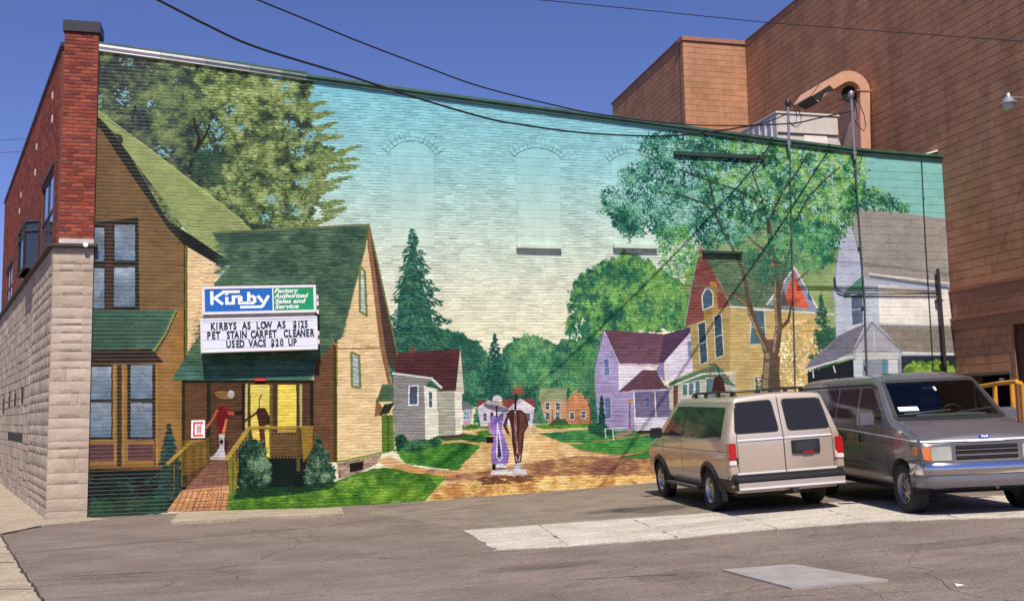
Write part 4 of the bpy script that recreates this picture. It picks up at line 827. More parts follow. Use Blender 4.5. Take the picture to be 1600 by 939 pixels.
# ------------------------------------------------------------------ tall tan block building on the right
tan_b = thing('block_building', 'tall windowless tan block building rising beside and behind the painted wall', 'building')
AZT = radians(2); TD = Vector((sin(AZT), cos(AZT), 0)); TN = Vector((-cos(AZT), sin(AZT), 0)); T0 = Vector((20.1, 0, 0))
TM = frameM(T0, TD, -TN, Vector((0, 0, 1)))            # x along (away from the camera), y inward
TTOP = 15.1; S1 = 10.9; TP0 = (20.1, 0, 0)
def tsz(x, y):
    p = at_x(x, y, TP0, AZT); return (p - T0).dot(TD), p.z
M_TANM = mat('tan_mortar', (.22, .11, .066), .95, var=.15); TC = [(.42, .205, .115), (.46, .23, .128), (.44, .22, .122), (.405, .19, .10), (.45, .235, .14)]
M_TAN = island_mat('tan_block_far', TC, .75, .5, 30, streak=.25); M_TANO = island_mat('tan_block', TC, .75, .5, 30, obj_random=True, streak=.25)
dA = tsz(1584, 507); dB = tsz(1584, 640); DOOR = (dA[0] - 1.6, dA[0], 0.3, dA[1]); hA, hB = tsz(1512, 588), tsz(1577, 582)
HATCH = (hB[0], hA[0], 1.2, hA[1])
th = [(lambda z, v=v: (v[0], v[1]) if v[2] < z < v[3] else None) for v in (DOOR, HATCH)]
mb = MB()
def wallbox(a, b, lo, hi): mb.box((a, 0, lo), (b, .4, hi), TM)
wallbox(-8, DOOR[0], 0, TTOP); wallbox(DOOR[0], DOOR[1], DOOR[3], TTOP); wallbox(DOOR[1], HATCH[0], 0, TTOP); wallbox(HATCH[0], HATCH[1], HATCH[3], TTOP); wallbox(HATCH[0], HATCH[1], 0, HATCH[2]); wallbox(HATCH[1], S1, 0, TTOP)
tw = mb.build('block_wall', M_TANM, tan_b)
rs = courses(-8, S1, .3, TTOP, .212, .43, .009, holes=th)
vis = []; rest = []
CV = Vector(CAM)
for r in rs:
    c = TM @ Vector(((r[0] + r[1]) / 2, 0, (r[2] + r[3]) / 2)); d = c - CV; z_ = d.dot(Vector(_f)); px = 800 + FPX * d.dot(Vector(CR)) / z_; py = 469.5 - FPX * d.dot(Vector(CU)) / z_
    inv = 0 < px < 1605 and -5 < py < 940 and not (r[1] > .1 and c.z < 8.2)
    (vis if inv else rest).append((d.length, r))
vis.sort(key=lambda q: q[0]); rest += vis[285:]; vis = vis[:285]
bm_cache = {}
for _, r in vis:
    k = (round(r[1] - r[0], 3), round(r[3] - r[2], 3))
    if k not in bm_cache:
        q = MB(); brick_faces(q, (0, k[0], 0, k[1]), I4, .009, .001); me = q.mesh('block'); me.materials.append(M_TANO); bm_cache[k] = me
    o = link('block', bm_cache[k], None, tw); o.matrix_local = TM @ Matrix.Translation((r[0], 0, r[2]))
mb = MB()
for _, r in rest: brick_faces(mb, r, TM, .009, .001)
mb.build('blocks', M_TAN, tw)['kind'] = 'stuff'
for (xa, ya) in ((1490, 457), (1491, 501)):
    z_ = tsz(xa, ya)[1]; mb = MB(); mb.box((-8, -.085, z_ - .0), (.02, .0, z_ + .06), TM); mb.box((-8, -.03, z_ - .26), (.02, 0, z_), TM); mb.build('belt_course', mat('tan_trim', (.30, .13, .08), .75, var=.1), tan_b)
mb = MB(); mb.box((-8, -.03, TTOP), (S1, .42, TTOP + .06), TM); mb.build('coping', mat('tan_flashing', (.20, .09, .06), .6, var=.1), tan_b)
mb = MB(); mb.box((DOOR[0], .3, 0), (DOOR[1], .34, DOOR[3]), TM)
for (p_, q_) in (((HATCH[0], .9, HATCH[2]), (HATCH[1], .94, HATCH[3])), ((HATCH[0], .41, HATCH[2] - .04), (HATCH[1], .9, HATCH[2])), ((HATCH[0], .41, HATCH[3]), (HATCH[1], .9, HATCH[3] + .04)), ((HATCH[0] - .04, .41, HATCH[2]), (HATCH[0], .9, HATCH[3])), ((HATCH[1], .41, HATCH[2]), (HATCH[1] + .04, .9, HATCH[3]))): mb.box(p_, q_, TM); mb.build('dark_interior', M_BLK, tan_b)
mb = MB(); mb.box((HATCH[0] - .1, -.06, HATCH[3]), (HATCH[1] + .1, .01, HATCH[3] + .07), TM); mb.build('steel_lintel', mat('weathered_steel', (.12, .09, .075), .6, var=.2), tan_b)
mb = MB(); mb.box((DOOR[1] - .0, -.02, 0.3), (DOOR[1] + .1, .1, DOOR[3] + .1), TM); mb.build('door_jamb', MATS['tan_trim'], tan_b)
# farther wing: sunlit front face, then the shaded side running back
cor = TM @ Vector((S1, 0, 0)); WX0 = at(1070, 150, cor.y).x
WM = frameM(Vector((WX0, cor.y, 0)), Vector((1, 0, 0)), Vector((0, 1, 0)), Vector((0, 0, 1)))
mb = MB(); mb.box((0, 0, 5), (cor.x - WX0, .4, TTOP), WM); ww = mb.build('block_wall', M_TANM, tan_b); mb = MB()
for r in courses(0, cor.x - WX0, 6.5, TTOP - .12, .212, .43, .007): brick_faces(mb, r, WM, .007, .001)
mb.build('blocks', M_TAN, ww)['kind'] = 'stuff'
mb = MB(); mb.box((-.05, -.06, TTOP - .1), (cor.x - WX0, .4, TTOP + .05), WM); mb.build('coping', MATS['tan_trim'], tan_b)
SP0 = (WX0, cor.y, 0); p1 = at_x(957, 165, SP0, AZT); L2 = (p1 - Vector(SP0)).dot(TD)
SM = frameM(Vector(SP0), TD, -TN, Vector((0, 0, 1)))
mb = MB(); mb.box((.42, .0, 5), (L2, .4, TTOP), SM); mb.box((.0, .0, 5), (.42, .05, TTOP - .11), SM @ Matrix.Translation((.003, 0, 0))); ww = mb.build('block_wall', M_TANM, tan_b); mb = MB()
for r in courses(0, L2, 6.5, TTOP, .212, .43, .010): brick_faces(mb, r, SM, .009, .001)
mb.build('blocks', M_TAN, ww)['kind'] = 'stuff'
mb = MB(); mb.box((0, -.04, TTOP), (L2 + .1, .4, TTOP + .07), SM); mb.build('coping', MATS['tan_flashing'], tan_b)
mb = MB(); mb.add([(WX0, cor.y + .3, TTOP - .3), (45, cor.y + .3, TTOP - .3), (45, cor.y + L2, TTOP - .3), (WX0 + .5, cor.y + L2, TTOP - .3)], [(0, 1, 2, 3)])
mb.add([(20.3, -8, TTOP - .3), (45, -8, TTOP - .3), (45, cor.y + .3, TTOP - .3), (20.6, cor.y + .3, TTOP - .3)], [(0, 1, 2, 3)]); mb.build('roof', M_ROOF, tan_b)
q = TM @ Vector((-8, 0, 0)); mb = MB(); mb.box((q.x, q.y - .4, 0), (45, q.y, TTOP)); mb.build('end_wall', M_TANM, tan_b)

# ------------------------------------------------------------------ ground
def ground_mat(name, cols, big=1.2, agg=180, rough=.92, crack=0.0, stains=(), streak=0.0, bump=.35):
    m_ = bpy.data.materials.new(name); m_.use_nodes = True; n = m_.node_tree; b = n.nodes['Principled BSDF']; b.inputs['Roughness'].default_value = rough; b.inputs['Specular IOR Level'].default_value = .3
    g = n.nodes.new('ShaderNodeNewGeometry')
    def noise(s, d=8, r=.6, v=None):
        q = n.nodes.new('ShaderNodeTexNoise'); q.inputs['Scale'].default_value = s; q.inputs['Detail'].default_value = d; q.inputs['Roughness'].default_value = r
        n.links.new(v or g.outputs['Position'], q.inputs['Vector']); return q.outputs[0]
    def mrange(v, a, b_, c, d):
        q = n.nodes.new('ShaderNodeMapRange'); q.inputs[1].default_value = a; q.inputs[2].default_value = b_; q.inputs[3].default_value = c; q.inputs[4].default_value = d; n.links.new(v, q.inputs[0]); return q.outputs[0]
    def mul(a, b_):
        q = n.nodes.new('ShaderNodeMath'); q.operation = 'MULTIPLY'; n.links.new(a, q.inputs[0]); n.links.new(b_, q.inputs[1]); return q.outputs[0]
    rp = n.nodes.new('ShaderNodeValToRGB'); cr = rp.color_ramp
    while len(cr.elements) < len(cols): cr.elements.new(.5)
    for i, c in enumerate(cols): cr.elements[i].position = .3 + .4 * i / (len(cols) - 1); cr.elements[i].color = (*c, 1)
    n.links.new(noise(big, 10, .62), rp.inputs[0])
    mp = n.nodes.new('ShaderNodeMapping'); mp.inputs['Scale'].default_value = (.25, 1.6, 1); mp.inputs['Rotation'].default_value = (0, 0, radians(-8)); n.links.new(g.outputs['Position'], mp.inputs[0])
    f = mul(mrange(noise(agg, 3, .8), .3, .7, .72, 1.28), mrange(noise(3.2, 9, .7, mp.outputs[0]), .32, .68, .80, 1.12))
    vo = n.nodes.new('ShaderNodeTexVoronoi'); vo.inputs['Scale'].default_value = agg * .45; n.links.new(g.outputs['Position'], vo.inputs['Vector'])
    f = mul(f, mrange(vo.outputs['Color'], 0, 1, .74, 1.22)); f = mul(f, mrange(noise(28, 4, .75), .3, .7, .74, 1.26)); f = mul(f, mrange(noise(9, 6, .75), .62, .74, 1, .72)); f = mul(f, mrange(noise(60, 2, .5), .66, .72, 1, 1.5))
    if crack:
        dn = n.nodes.new('ShaderNodeTexNoise'); dn.inputs['Scale'].default_value = 1.5; dn.inputs['Detail'].default_value = 6; n.links.new(g.outputs['Position'], dn.inputs['Vector'])
        ad = n.nodes.new('ShaderNodeVectorMath'); ad.operation = 'MULTIPLY_ADD'; n.links.new(dn.outputs[1], ad.inputs[0]); ad.inputs[1].default_value = (.9, .9, 0); n.links.new(g.outputs['Position'], ad.inputs[2])
        v2 = n.nodes.new('ShaderNodeTexVoronoi'); v2.feature = 'DISTANCE_TO_EDGE'; v2.inputs['Scale'].default_value = .33; n.links.new(ad.outputs[0], v2.inputs['Vector'])
        ck = mrange(v2.outputs['Distance'], 0.002, .012, 1 - crack, 1); gate = mrange(noise(.5, 3), .48, .56, 0, 1)
        mx = n.nodes.new('ShaderNodeMix'); n.links.new(gate, mx.inputs[0]); mx.inputs[2].default_value = 1; n.links.new(ck, mx.inputs[3]); f = mul(f, mx.outputs[0])
    for (sx, sy, rx, ry, k) in stains:               # oil and water stains lying on the ground
        m2 = n.nodes.new('ShaderNodeMapping'); m2.vector_type = 'POINT'; m2.inputs['Location'].default_value = (-sx / rx, -sy / ry, 0); m2.inputs['Scale'].default_value = (1 / rx, 1 / ry, 0); n.links.new(g.outputs['Position'], m2.inputs[0])
        ln = n.nodes.new('ShaderNodeVectorMath'); ln.operation = 'LENGTH'; n.links.new(m2.outputs[0], ln.inputs[0]); ns = noise(2.5, 5)
        a_ = n.nodes.new('ShaderNodeMath'); a_.operation = 'ADD'; n.links.new(ln.outputs['Value'], a_.inputs[0]); n.links.new(ns, a_.inputs[1]); f = mul(f, mrange(a_.outputs[0], 1.38, 1.5, k, 1))
    vm = n.nodes.new('ShaderNodeVectorMath'); vm.operation = 'SCALE'; n.links.new(rp.outputs[0], vm.inputs[0]); n.links.new(f, vm.inputs['Scale']); n.links.new(vm.outputs[0], b.inputs['Base Color'])
    bp = n.nodes.new('ShaderNodeBump'); bp.inputs['Strength'].default_value = bump; bp.inputs['Distance'].default_value = .02; n.links.new(noise(agg * .35, 5, .8), bp.inputs['Height']); n.links.new(bp.outputs[0], b.inputs['Normal'])
    return m_
st = on_ground(1010, 797); s2 = on_ground(940, 815)
M_ASPH = ground_mat('asphalt', [(.14, .106, .088), (.18, .14, .118), (.215, .17, .144)], .8, 120, crack=.3, stains=[(on_ground(850, 885).x, on_ground(850, 885).y, .8, .25, .75), (on_ground(500, 870).x, on_ground(500, 870).y, .7, .5, .82), (on_ground(1050, 900).x, on_ground(1050, 900).y, .5, .3, .78), (on_ground(250, 900).x, on_ground(250, 900).y, 1.1, .5, .84), (on_ground(1480, 850).x, on_ground(1480, 850).y, .9, .3, .78)])
M_CONC = ground_mat('concrete', [(.36, .315, .26), (.45, .40, .335), (.51, .46, .39)], 1.6, 90, stains=[(on_ground(1120, 818).x, on_ground(1120, 818).y, 1.0, .3, .85)], bump=.15)
M_WALK = ground_mat('sidewalk_concrete', [(.27, .215, .155), (.34, .275, .20), (.38, .31, .235)], 1.3, 90, bump=.15)
gxs = sorted(set([-150, -60, -20] + list(np.arange(-8, 34, .5)) + GX + [150])); mb = MB()
for i, x in enumerate(gxs):
    for j, y in enumerate((-120, -40, 120)): mb.v.append((x, y, gz(x)))
for i in range(len(gxs) - 1):
    for j in range(2): mb.f.append((i * 3 + j, i * 3 + 3 + j, i * 3 + 4 + j, i * 3 + 1 + j))
mb.build('ground', M_ASPH)['kind'] = 'structure'
def in_poly(p, P):
    c = False
    for i in range(len(P)):
        a, b = P[i], P[i - 1]
        if (a[1] > p[1]) != (b[1] > p[1]) and p[0] < (b[0] - a[0]) * (p[1] - a[1]) / (b[1] - a[1]) + a[0]: c = not c
    return c
def sheet(name, P, dz, mt, rag=0.0, kind='structure', step=.5, parent=None):
    Q = []
    for i in range(len(P)):
        a, b = Vector(P[i]), Vector(P[(i + 1) % len(P)]); k = max(1, int((b - a).length / (.16 if rag else .5)))
        for j in range(k): Q.append((a + (b - a) * (j / k) + Vector((random.gauss(0, rag), random.gauss(0, rag))))[:2])
    xs_ = [q[0] for q in Q]; ys_ = [q[1] for q in Q]; I = []
    for x in np.arange(math.floor(min(xs_)), max(xs_), step):
        for y in np.arange(min(ys_), max(ys_), step):
            if in_poly((x, y), Q): I.append((float(x), float(y)))
    n = len(Q); r = delaunay_2d_cdt([Vector(q) for q in Q + I], [(i, (i + 1) % n) for i in range(n)], [], 1, 1e-4)
    v = [(p.x, p.y, gz(p.x) + dz) for p in r[0]]; b = len(v); f = [tuple(q) for q in r[2]]
    v += [(q[0], q[1], gz(q[0]) - .02) for q in Q]; v += [(q[0], q[1], gz(q[0]) + dz) for q in Q]
    f += [(b + n + i, b + n + (i + 1) % n, b + (i + 1) % n, b + i) for i in range(n)]
    m_ = MB(); m_.v = v; m_.f = f; o = m_.build(name, mt, parent)
    if kind: o['kind'] = kind
    return o
def G(x, y): p = on_ground(x, y); return (p.x, p.y)
fb = Vector((FX0, 0, 0)) + FD * 30
a0 = G(0, 836); a1 = G(62, 823); a2 = G(137, 812)
sheet('sidewalk', [(FX0 - .05, -.3), (-.02, -.12), (.0, -.3), (a2[0] + .4, a2[1] - .12), a1, a0, (a0[0] - 3.4, a0[1] - .2), (fb.x - 5.0, fb.y), (fb.x + .2, fb.y), (FX0 + .1, .15)], .022, M_WALK, step=1)
b1 = G(64, 939); b0 = G(2, 840); b2 = G(26, 880)
sheet('sidewalk', [(b0[0] + .03, b0[1] - .08), (b2[0], b2[1]), (b1[0], b1[1]), (b1[0] + .9, b1[1] - 5), (b1[0] - 3, b1[1] - 6), (b0[0] - 3.5, b0[1] - .3)], .022, M_WALK, step=1)
# joints scored in the sidewalk
M_JNT = mat('joint_filler', (.035, .03, .026), .95, var=.1)
def strip(name, p, q, wd, dz, mt, rag=0.0):
    a, b = Vector(p), Vector(q); d = (b - a).normalized(); n_ = Vector((-d.y, d.x)) * wd / 2; k = max(1, int((b - a).length / .12)); m_ = MB(); L = []; R_ = []
    for i in range(k + 1):
        c = a + (b - a) * i / k + Vector((random.gauss(0, rag), random.gauss(0, rag))); w2 = n_ * (1 + random.uniform(-.4, .4) * (rag > 0))
        L.append((c.x + w2.x, c.y + w2.y, gz(c.x) + dz)); R_.append((c.x - w2.x, c.y - w2.y, gz(c.x) + dz))
    m_.v = L + R_; m_.f = [(i, i + 1, k + 2 + i, k + 1 + i) for i in range(k)]; o = m_.build(name, mt); o['kind'] = 'structure'; return o
strip('joint', G(1, 838), G(26, 880), .028, .026, M_JNT, .012); strip('joint', G(26, 880), G(66, 941), .028, .026, M_JNT, .012); strip('joint', G(0, 836), G(64, 823), .02, .026, M_JNT, .01)
strip('joint', G(-2, 881), G(22, 881), .03, .026, M_JNT, .004); strip('joint', G(-2, 923), G(50, 923), .03, .026, M_JNT, .004)
sheet('concrete_slab', [G(280, 803), G(533, 795.5), G(537, 806), G(400, 812), G(266, 820)], .05, M_WALK, .006)
# concrete strip across the lot, in panels
far_ = [(724, 829), (800, 823.5), (920, 815), (1110, 802), (1315, 784), (1480, 778), (1700, 770)]; near_ = [(775, 860), (880, 854.5), (1010, 846), (1120, 836), (1300, 818), (1480, 812), (1700, 806)]
def along(L, x):
    return float(np.interp(x, [p[0] for p in L], [p[1] for p in L]))
cutf = [724, 842, 985, 1125, 1260, 1400, 1540, 1700]; cutn = [775, 889, 1060, 1215, 1360, 1500, 1640, 1780]
for i in range(7):
    g_ = .35; P = [G(cutf[i] + g_, along(far_, cutf[i])), G(cutf[i + 1] - g_, along(far_, cutf[i + 1])), G(cutn[i + 1] - g_, along(near_, cutn[i + 1])), G(cutn[i] + g_, along(near_, cutn[i]))]
    sheet('concrete_strip', P, .014, M_CONC, .016)
M_PATCH = ground_mat('asphalt_patch', [(.15, .118, .092), (.20, .16, .125), (.235, .19, .15)], 1.4, 130, stains=[(st.x + .1, st.y + .1, .75, .55, .5), (st.x - .5, st.y + .25, .6, .3, .62)])
sheet('asphalt_patch', [G(560, 800), G(720, 781), G(1015, 759), G(1260, 752), G(1300, 783), G(1110, 800), G(842, 822), G(724, 826)], .006, M_PATCH, .02)
# dirt swept against the wall foot
sheet('wall_foot_dirt', [(.1, -.005), (3.6, -.005), (3.6, -.10), (1.5, -.14), (.1, -.2)], .008, mat('dirt', (.07, .055, .045), .95, var=.3), .02)
for _ in range(9):                                   # short dark cracks and marks
    x, y = random.uniform(60, 1500), random.uniform(830, 935); p = G(x, y); q = G(x + random.uniform(14, 60), y - random.uniform(-1, 4)); strip('crack', p, q, random.uniform(.005, .012), .003, M_JNT, .012)
for x, y, L in ((320, 836, 50), (395, 829, 30), (450, 828, 30), (180, 842, 30), (610, 822, 24), (670, 834, 36), (115, 900, 120), (900, 905, 160)): strip('crack', G(x, y), G(x + L, y - L * .05), .02, .004, M_JNT, .012)
# hairline cracks wandering over the asphalt, and grit
def wander(x, y, ang, n, wd, depth=0):
    pts = [(x, y)]
    for i in range(n):
        ang += random.gauss(0, .32); x += cos(ang) * .22; y += sin(ang) * .22; pts.append((x, y))
        if depth < 2 and random.random() < .09: wander(x, y, ang + random.choice((-1, 1)) * random.uniform(.6, 1.2), int(n * .45), wd * .7, depth + 1)
    L = []; m_ = MB()
    for i, p in enumerate(pts):
        q = pts[min(i + 1, len(pts) - 1)]; o_ = pts[max(i - 1, 0)]; d = Vector((q[0] - o_[0], q[1] - o_[1])).normalized(); k = wd * (1 - .6 * i / len(pts)) * random.uniform(.5, 1.2) / 2
        for s_ in (-1, 1): L.append((p[0] - d.y * k * s_, p[1] + d.x * k * s_, gz(p[0]) + .0045))
    CRK.add(L, [(2 * i, 2 * i + 1, 2 * i + 3, 2 * i + 2) for i in range(len(pts) - 1)])
CRK = MB()
for (x, y, a_, n_, w_) in ((1.5, -8.2, .1, 26, .011), (5.5, -9.5, -.3, 20, .009), (8.6, -12.0, .2, 22, .011), (3.0, -5.0, .05, 18, .009), (12.5, -11.6, 2.6, 14, .008), (6.2, -3.2, -.1, 16, .009)): wander(x, y, a_, n_, w_)
CRK.build('cracks', M_JNT)['kind'] = 'structure'
gr = MB()
def pebble(x, y, s):
    z = gz(x) + .004; h = s * random.uniform(.35, .7); P_ = [(x + s * cos(t) * random.uniform(.6, 1), y + s * sin(t) * random.uniform(.6, 1)) for t in (0, 1.6, 3.1, 4.7)]
    gr.add([(a, b, z) for a, b in P_] + [(x, y, z + h)], [(0, 1, 4), (1, 2, 4), (2, 3, 4), (3, 0, 4)])
for _ in range(1500): x = random.uniform(0, 19); pebble(x, -.04 - abs(random.gauss(0, .16)), random.uniform(.006, .02))
for _ in range(1200):
    t = random.uniform(730, 1560); g0 = G(t, along(far_, t)) if random.random() < .4 else G(t + 30, along(near_, t + 30)); pebble(g0[0] + random.gauss(0, .1), g0[1] + random.gauss(0, .09), random.uniform(.006, .022))
for _ in range(1800): pebble(random.uniform(-1, 17), random.uniform(-16, -.5), random.uniform(.004, .014))
tag(gr.build('grit', mat('grit_stone', (.24, .205, .175), .9, var=.3)), 'loose grit and small stones scattered over the asphalt and along the wall foot', 'grit', kind='stuff')
# steel cover plate
pl = [Vector((*G(1127, 892), 0)), Vector((*G(1240, 884), 0)), Vector((*G(1388, 908.5), 0)), Vector((*G(1237, 921), 0))]
mb = MB(); zt = [gz(p.x) + .022 for p in pl]; mb.add([(p.x, p.y, z) for p, z in zip(pl, zt)] + [(p.x, p.y, z - .03) for p, z in zip(pl, zt)], [(0, 1, 2, 3), (0, 4, 5, 1), (1, 5, 6, 2), (2, 6, 7, 3), (3, 7, 4, 0)])
cen = sum(pl, Vector()) / 4
o = mb.build('steel_plate', mat('worn_steel', (.31, .275, .26), .6, .1, var=.12, scale=4, bump=.2, bscale=120)); tag(o, 'flat grey steel plate lying on the asphalt in front of the vans', 'metal plate')
for k in range(8):
    pass
# dead leaves and litter scraps
M_LIT = mat('paper_scrap', (.7, .68, .62), .8, var=0)
for (x, y) in ((1502, 916),):
    p = on_ground(x, y); mb = MB(); mb.add([(p.x - .05, p.y, p.z + .006), (p.x + .05, p.y - .02, p.z + .02), (p.x + .06, p.y + .04, p.z + .008), (p.x - .03, p.y + .05, p.z + .025)], [(0, 1, 2, 3)])
    mb.add([(p.x - .05, p.y, p.z + .002), (p.x + .05, p.y - .02, p.z + .004), (p.x + .06, p.y + .04, p.z + .004), (p.x - .03, p.y + .05, p.z + .004)], [(3, 2, 1, 0)]); tag(mb.build('paper_scrap', M_LIT), 'small white paper scrap on the asphalt right of the steel plate', 'litter')

# ------------------------------------------------------------------ shop sign on the wall
M_ALU = mat('sign_casing', (.74, .70, .70), .35, .1, var=.04); M_BLU = mat('sign_blue', (.008, .115, .42), .25, var=.03, coat=.4); M_GRS = mat('sign_green', (.008, .27, .08), .25, var=.03, coat=.4); M_WP = mat('sign_white', (.80, .79, .80), .35, var=.02); M_LET = mat('black_letter', (.015, .015, .018), .4, var=0)
SY = -.34                                              # face of the cabinet, m in front of the wall
tl, tr, bl, br = at(316, 448, SY), at(496.5, 444.5, SY), at(312, 551.5, SY), at(496.5, 549.5, SY)
sw = (tr - tl).length; sx = tl.x; sang = atan2(tr.z - tl.z, tr.x - tl.x) * .9
split_t, split_b = at(315, 492, SY).z, at(314, 498, SY).z
sign = thing('shop_sign', 'white framed shop sign, blue and green above a letter board, on the painted wall', 'sign', (tl.x, SY, bl.z), rot=(0, -sang, 0))
H = tl.z - bl.z; W = tr.x - tl.x; z1 = split_b - bl.z; z2 = split_t - bl.z
def cabinet(name, x0, x1, z0, z1_, inset=.055, dep=.22):
    mb = MB(); mb.box((x0, .02, z0), (x1, dep, z1_)); f = inset
    mb.box((x0, -.012, z1_ - f), (x1, .02, z1_)); mb.box((x0, -.012, z0), (x1, .02, z0 + f)); mb.box((x0, -.012, z0 + f), (x0 + f, .02, z1_ - f)); mb.box((x1 - f, -.012, z0 + f), (x1, .02, z1_ - f)); return mb.build(name, M_ALU, sign, bevel=.004)
cu_ = cabinet('upper_cabinet', .03, W, z2, H); cl_ = cabinet('letter_board', -.01, W + .01, 0, z1, .04, .25)
mb = MB(); mb.box((.05, .04, z1), (W - .03, .2, z2)); mb.build('spacer', mat('grey_metal', (.30, .28, .27), .5, var=.1), sign)
xs_ = .085 + (W - .17) * .625
mb = MB(); mb.box((.085, -.002, z2 + .055), (xs_, .0195, H - .055)); pb = mb.build('blue_panel', M_BLU, cu_)
mb = MB(); mb.box((xs_ + .022, -.002, z2 + .055), (W - .055, .0195, H - .055)); pg = mb.build('green_panel', M_GRS, cu_)
mb = MB(); mb.box((xs_, -.006, z2 + .055), (xs_ + .022, .019, H - .055)); mb.build('divider', M_WP, cu_)
# wide-stroked name; strokes drawn in a 640 x 270 box
def logo(pts, wd):
    P = [Vector((x, y)) for x, y in pts]; mb = MB(); k = (xs_ - .085) / 640.0; hh = (H - z2 - .11); kz = hh / 262.0
    for i in range(len(P) - 1):
        a, b = P[i], P[i + 1]; d = (b - a).normalized(); n_ = Vector((-d.y, d.x)) * wd / 2; e = d * wd * .42
        q = [a + n_ - e * (i > 0), b + n_ + e * (i < len(P) - 2), b - n_ + e * (i < len(P) - 2), a - n_ - e * (i > 0)]
        vs = [(.085 + p.x * k, -.0052 - .0004 * i, z2 + .055 + (262 - p.y) * kz) for p in q]; mb.add(vs + [(x, -.0025, z) for x, y, z in vs], [(0, 1, 2, 3), (0, 4, 5, 1), (1, 5, 6, 2), (2, 6, 7, 3), (3, 7, 4, 0)])
    return mb
wd = 30
for pts in ([(66, 24), (66, 180)], [(330, 34), (180, 34), (92, 104), (170, 178)], [(206, 92), (206, 168), (268, 168), (268, 92), (300, 92)], [(204, 52), (206, 72)], [(330, 100), (326, 108), (326, 168), (396, 168), (414, 150), (414, 40)], [(268, 92), (326, 92), (340, 104), (340, 160)], [(414, 92), (452, 92), (470, 108), (470, 150), (452, 168), (410, 168)], [(500, 84), (546, 160)], [(604, 84), (546, 200), (528, 214), (330, 214)]):
    link('letter', logo(pts, wd).mesh('letter'), M_WP, pb)
def put_text(txt, size, x, z, par, mt, width=None, shear=0.0, off=0.0, y=-.006, align='LEFT', name='lettering'):
    me = text_mesh(txt, size, .002, shear, off, width, align); o = link(name, me, mt, par)
    o.location = (x, y, z); o.rotation_euler = (pi / 2, 0, 0); return o
gw = W - .055 - xs_ - .022; gh = H - z2 - .11
for i, (t, wr) in enumerate((('Factory', .60), ('Authorized', .86), ('Sales and', .78), ('Service', .60))):
    put_text(t, gh * .27, xs_ + .04, z2 + .055 + gh * (.79 - .235 * i), pg, M_WP, width=gw * wr, shear=.25, off=.004)
mb = MB(); mb.box((.03, -.004, .04), (W - .03, .0195, z1 - .04)); pw = mb.build('letter_panel', mat('sign_panel_white', (.66, .68, .78), .35, var=.03), cl_)
M_TRK = mat('track_grey', (.45, .46, .5), .5, var=0)
for i in range(4):
    z = .085 + i * (z1 - .17) / 3.0; mb = MB(); mb.box((.04, -.007, z - .006), (W - .04, -.004, z + .004)); mb.build('letter_track', M_TRK, pw)
# each changeable letter placed on its track; x positions measured from the board's left end (fractions of its width)
rows = [('KIRBYS AS LOW AS $125', .105, .905, z1 * .665), ('PET STAIN CARPET CLEANER', .07, .965, z1 * .40), ('USED VACS $20 UP', .235, .825, z1 * .135)]
xmap = {0: [.085, .12, .155, .195, .235, .272, 0, .355, .393, 0, .47, .515, .56, 0, .655, .695, 0, .79, .826, .856, .89],
        1: [.05, .09, .128, 0, .215, .25, .286, .32, .352, 0, .425, .462, .50, .538, .575, .612, 0, .71, .748, .785, .82, .86, .90, .94],
        2: [.215, .255, .293, .33, 0, .405, .445, .485, .522, 0, .592, .632, .672, 0, .748, .787]}
lm = {}
for r_, (t, _, _, z) in enumerate(rows):
    for ch, xf in zip(t, xmap[r_]):
        if ch == ' ': continue
        if ch not in lm: lm[ch] = text_mesh(ch, .205, .002, 0, .0085, None, 'CENTER'); [setattr(v.co, 'x', v.co.x * .66) for v in lm[ch].vertices]; lm[ch].materials.append(M_LET)
        o = link('letter', lm[ch], None, pw); o.location = (xf * W + .035, -.0075, z); o.rotation_euler = (pi / 2, 0, 0); o.scale = (1, 1, 1)
for z in (.12, .3, z1 + .05, z2 + .15, z2 + .28):
    mb = MB(); mb.box((W + .01, .06, z), (W + .05, .16, z + .09)); mb.build('hinge', M_ALU, sign)
for x in (.25, W - .25):
    for z in (.2, H - .2): mb = MB(); mb.box((x - .03, .2, z - .03), (x + .03, -SY + .01, z + .03)); mb.build('bracket', MATS['grey_metal'], sign)

# small red and white notice
NYY = -.03; a, b = at(299, 656.5, NYY), at(320, 684, NYY)
nt_ = thing('notice_board', 'small white notice with a red bracket mark beside the painted porch steps', 'sign', (a.x, NYY, b.z))
w_, h_ = b.x - a.x, a.z - b.z; mb = MB(); mb.box((0, 0, 0), (w_, .03, h_)); mb.build('board', M_WP, nt_, bevel=.004)
M_RED = mat('sign_red', (.55, .05, .02), .4, var=.03); f = .035
mb = MB()
for q in ((f, h_ - f - .035, w_ - f, h_ - f), (f, f, w_ - f, f + .035), (f, f + .035, f + .035, h_ - f - .035)): mb.box((q[0], -.004, q[1]), (q[2], 0.0005, q[3]))
for q in ((w_ * .45, h_ * .24, w_ * .52, h_ * .76), (w_ * .62, h_ * .24, w_ * .69, h_ * .76)): mb.box((q[0], -.004, q[1]), (q[2], 0.0005, q[3]))
mb.build('red_marks', M_RED, nt_)
for q in (.36, .48, .60): mb = MB(); mb.box((w_ * .42, -.0035, h_ * q), (w_ * .74, 0, h_ * q + .012)); mb.build('print_line', MATS['black_letter'], nt_)
mb = MB(); a, b = at(398, 591, -.05), at(415, 595, -.05); mb.box((a.x, -.05, b.z), (b.x, .01, a.z)); tag(mb.build('lamp_box', M_RED, None, bevel=.004), 'tiny red box fixed under the painted porch eave', 'box')

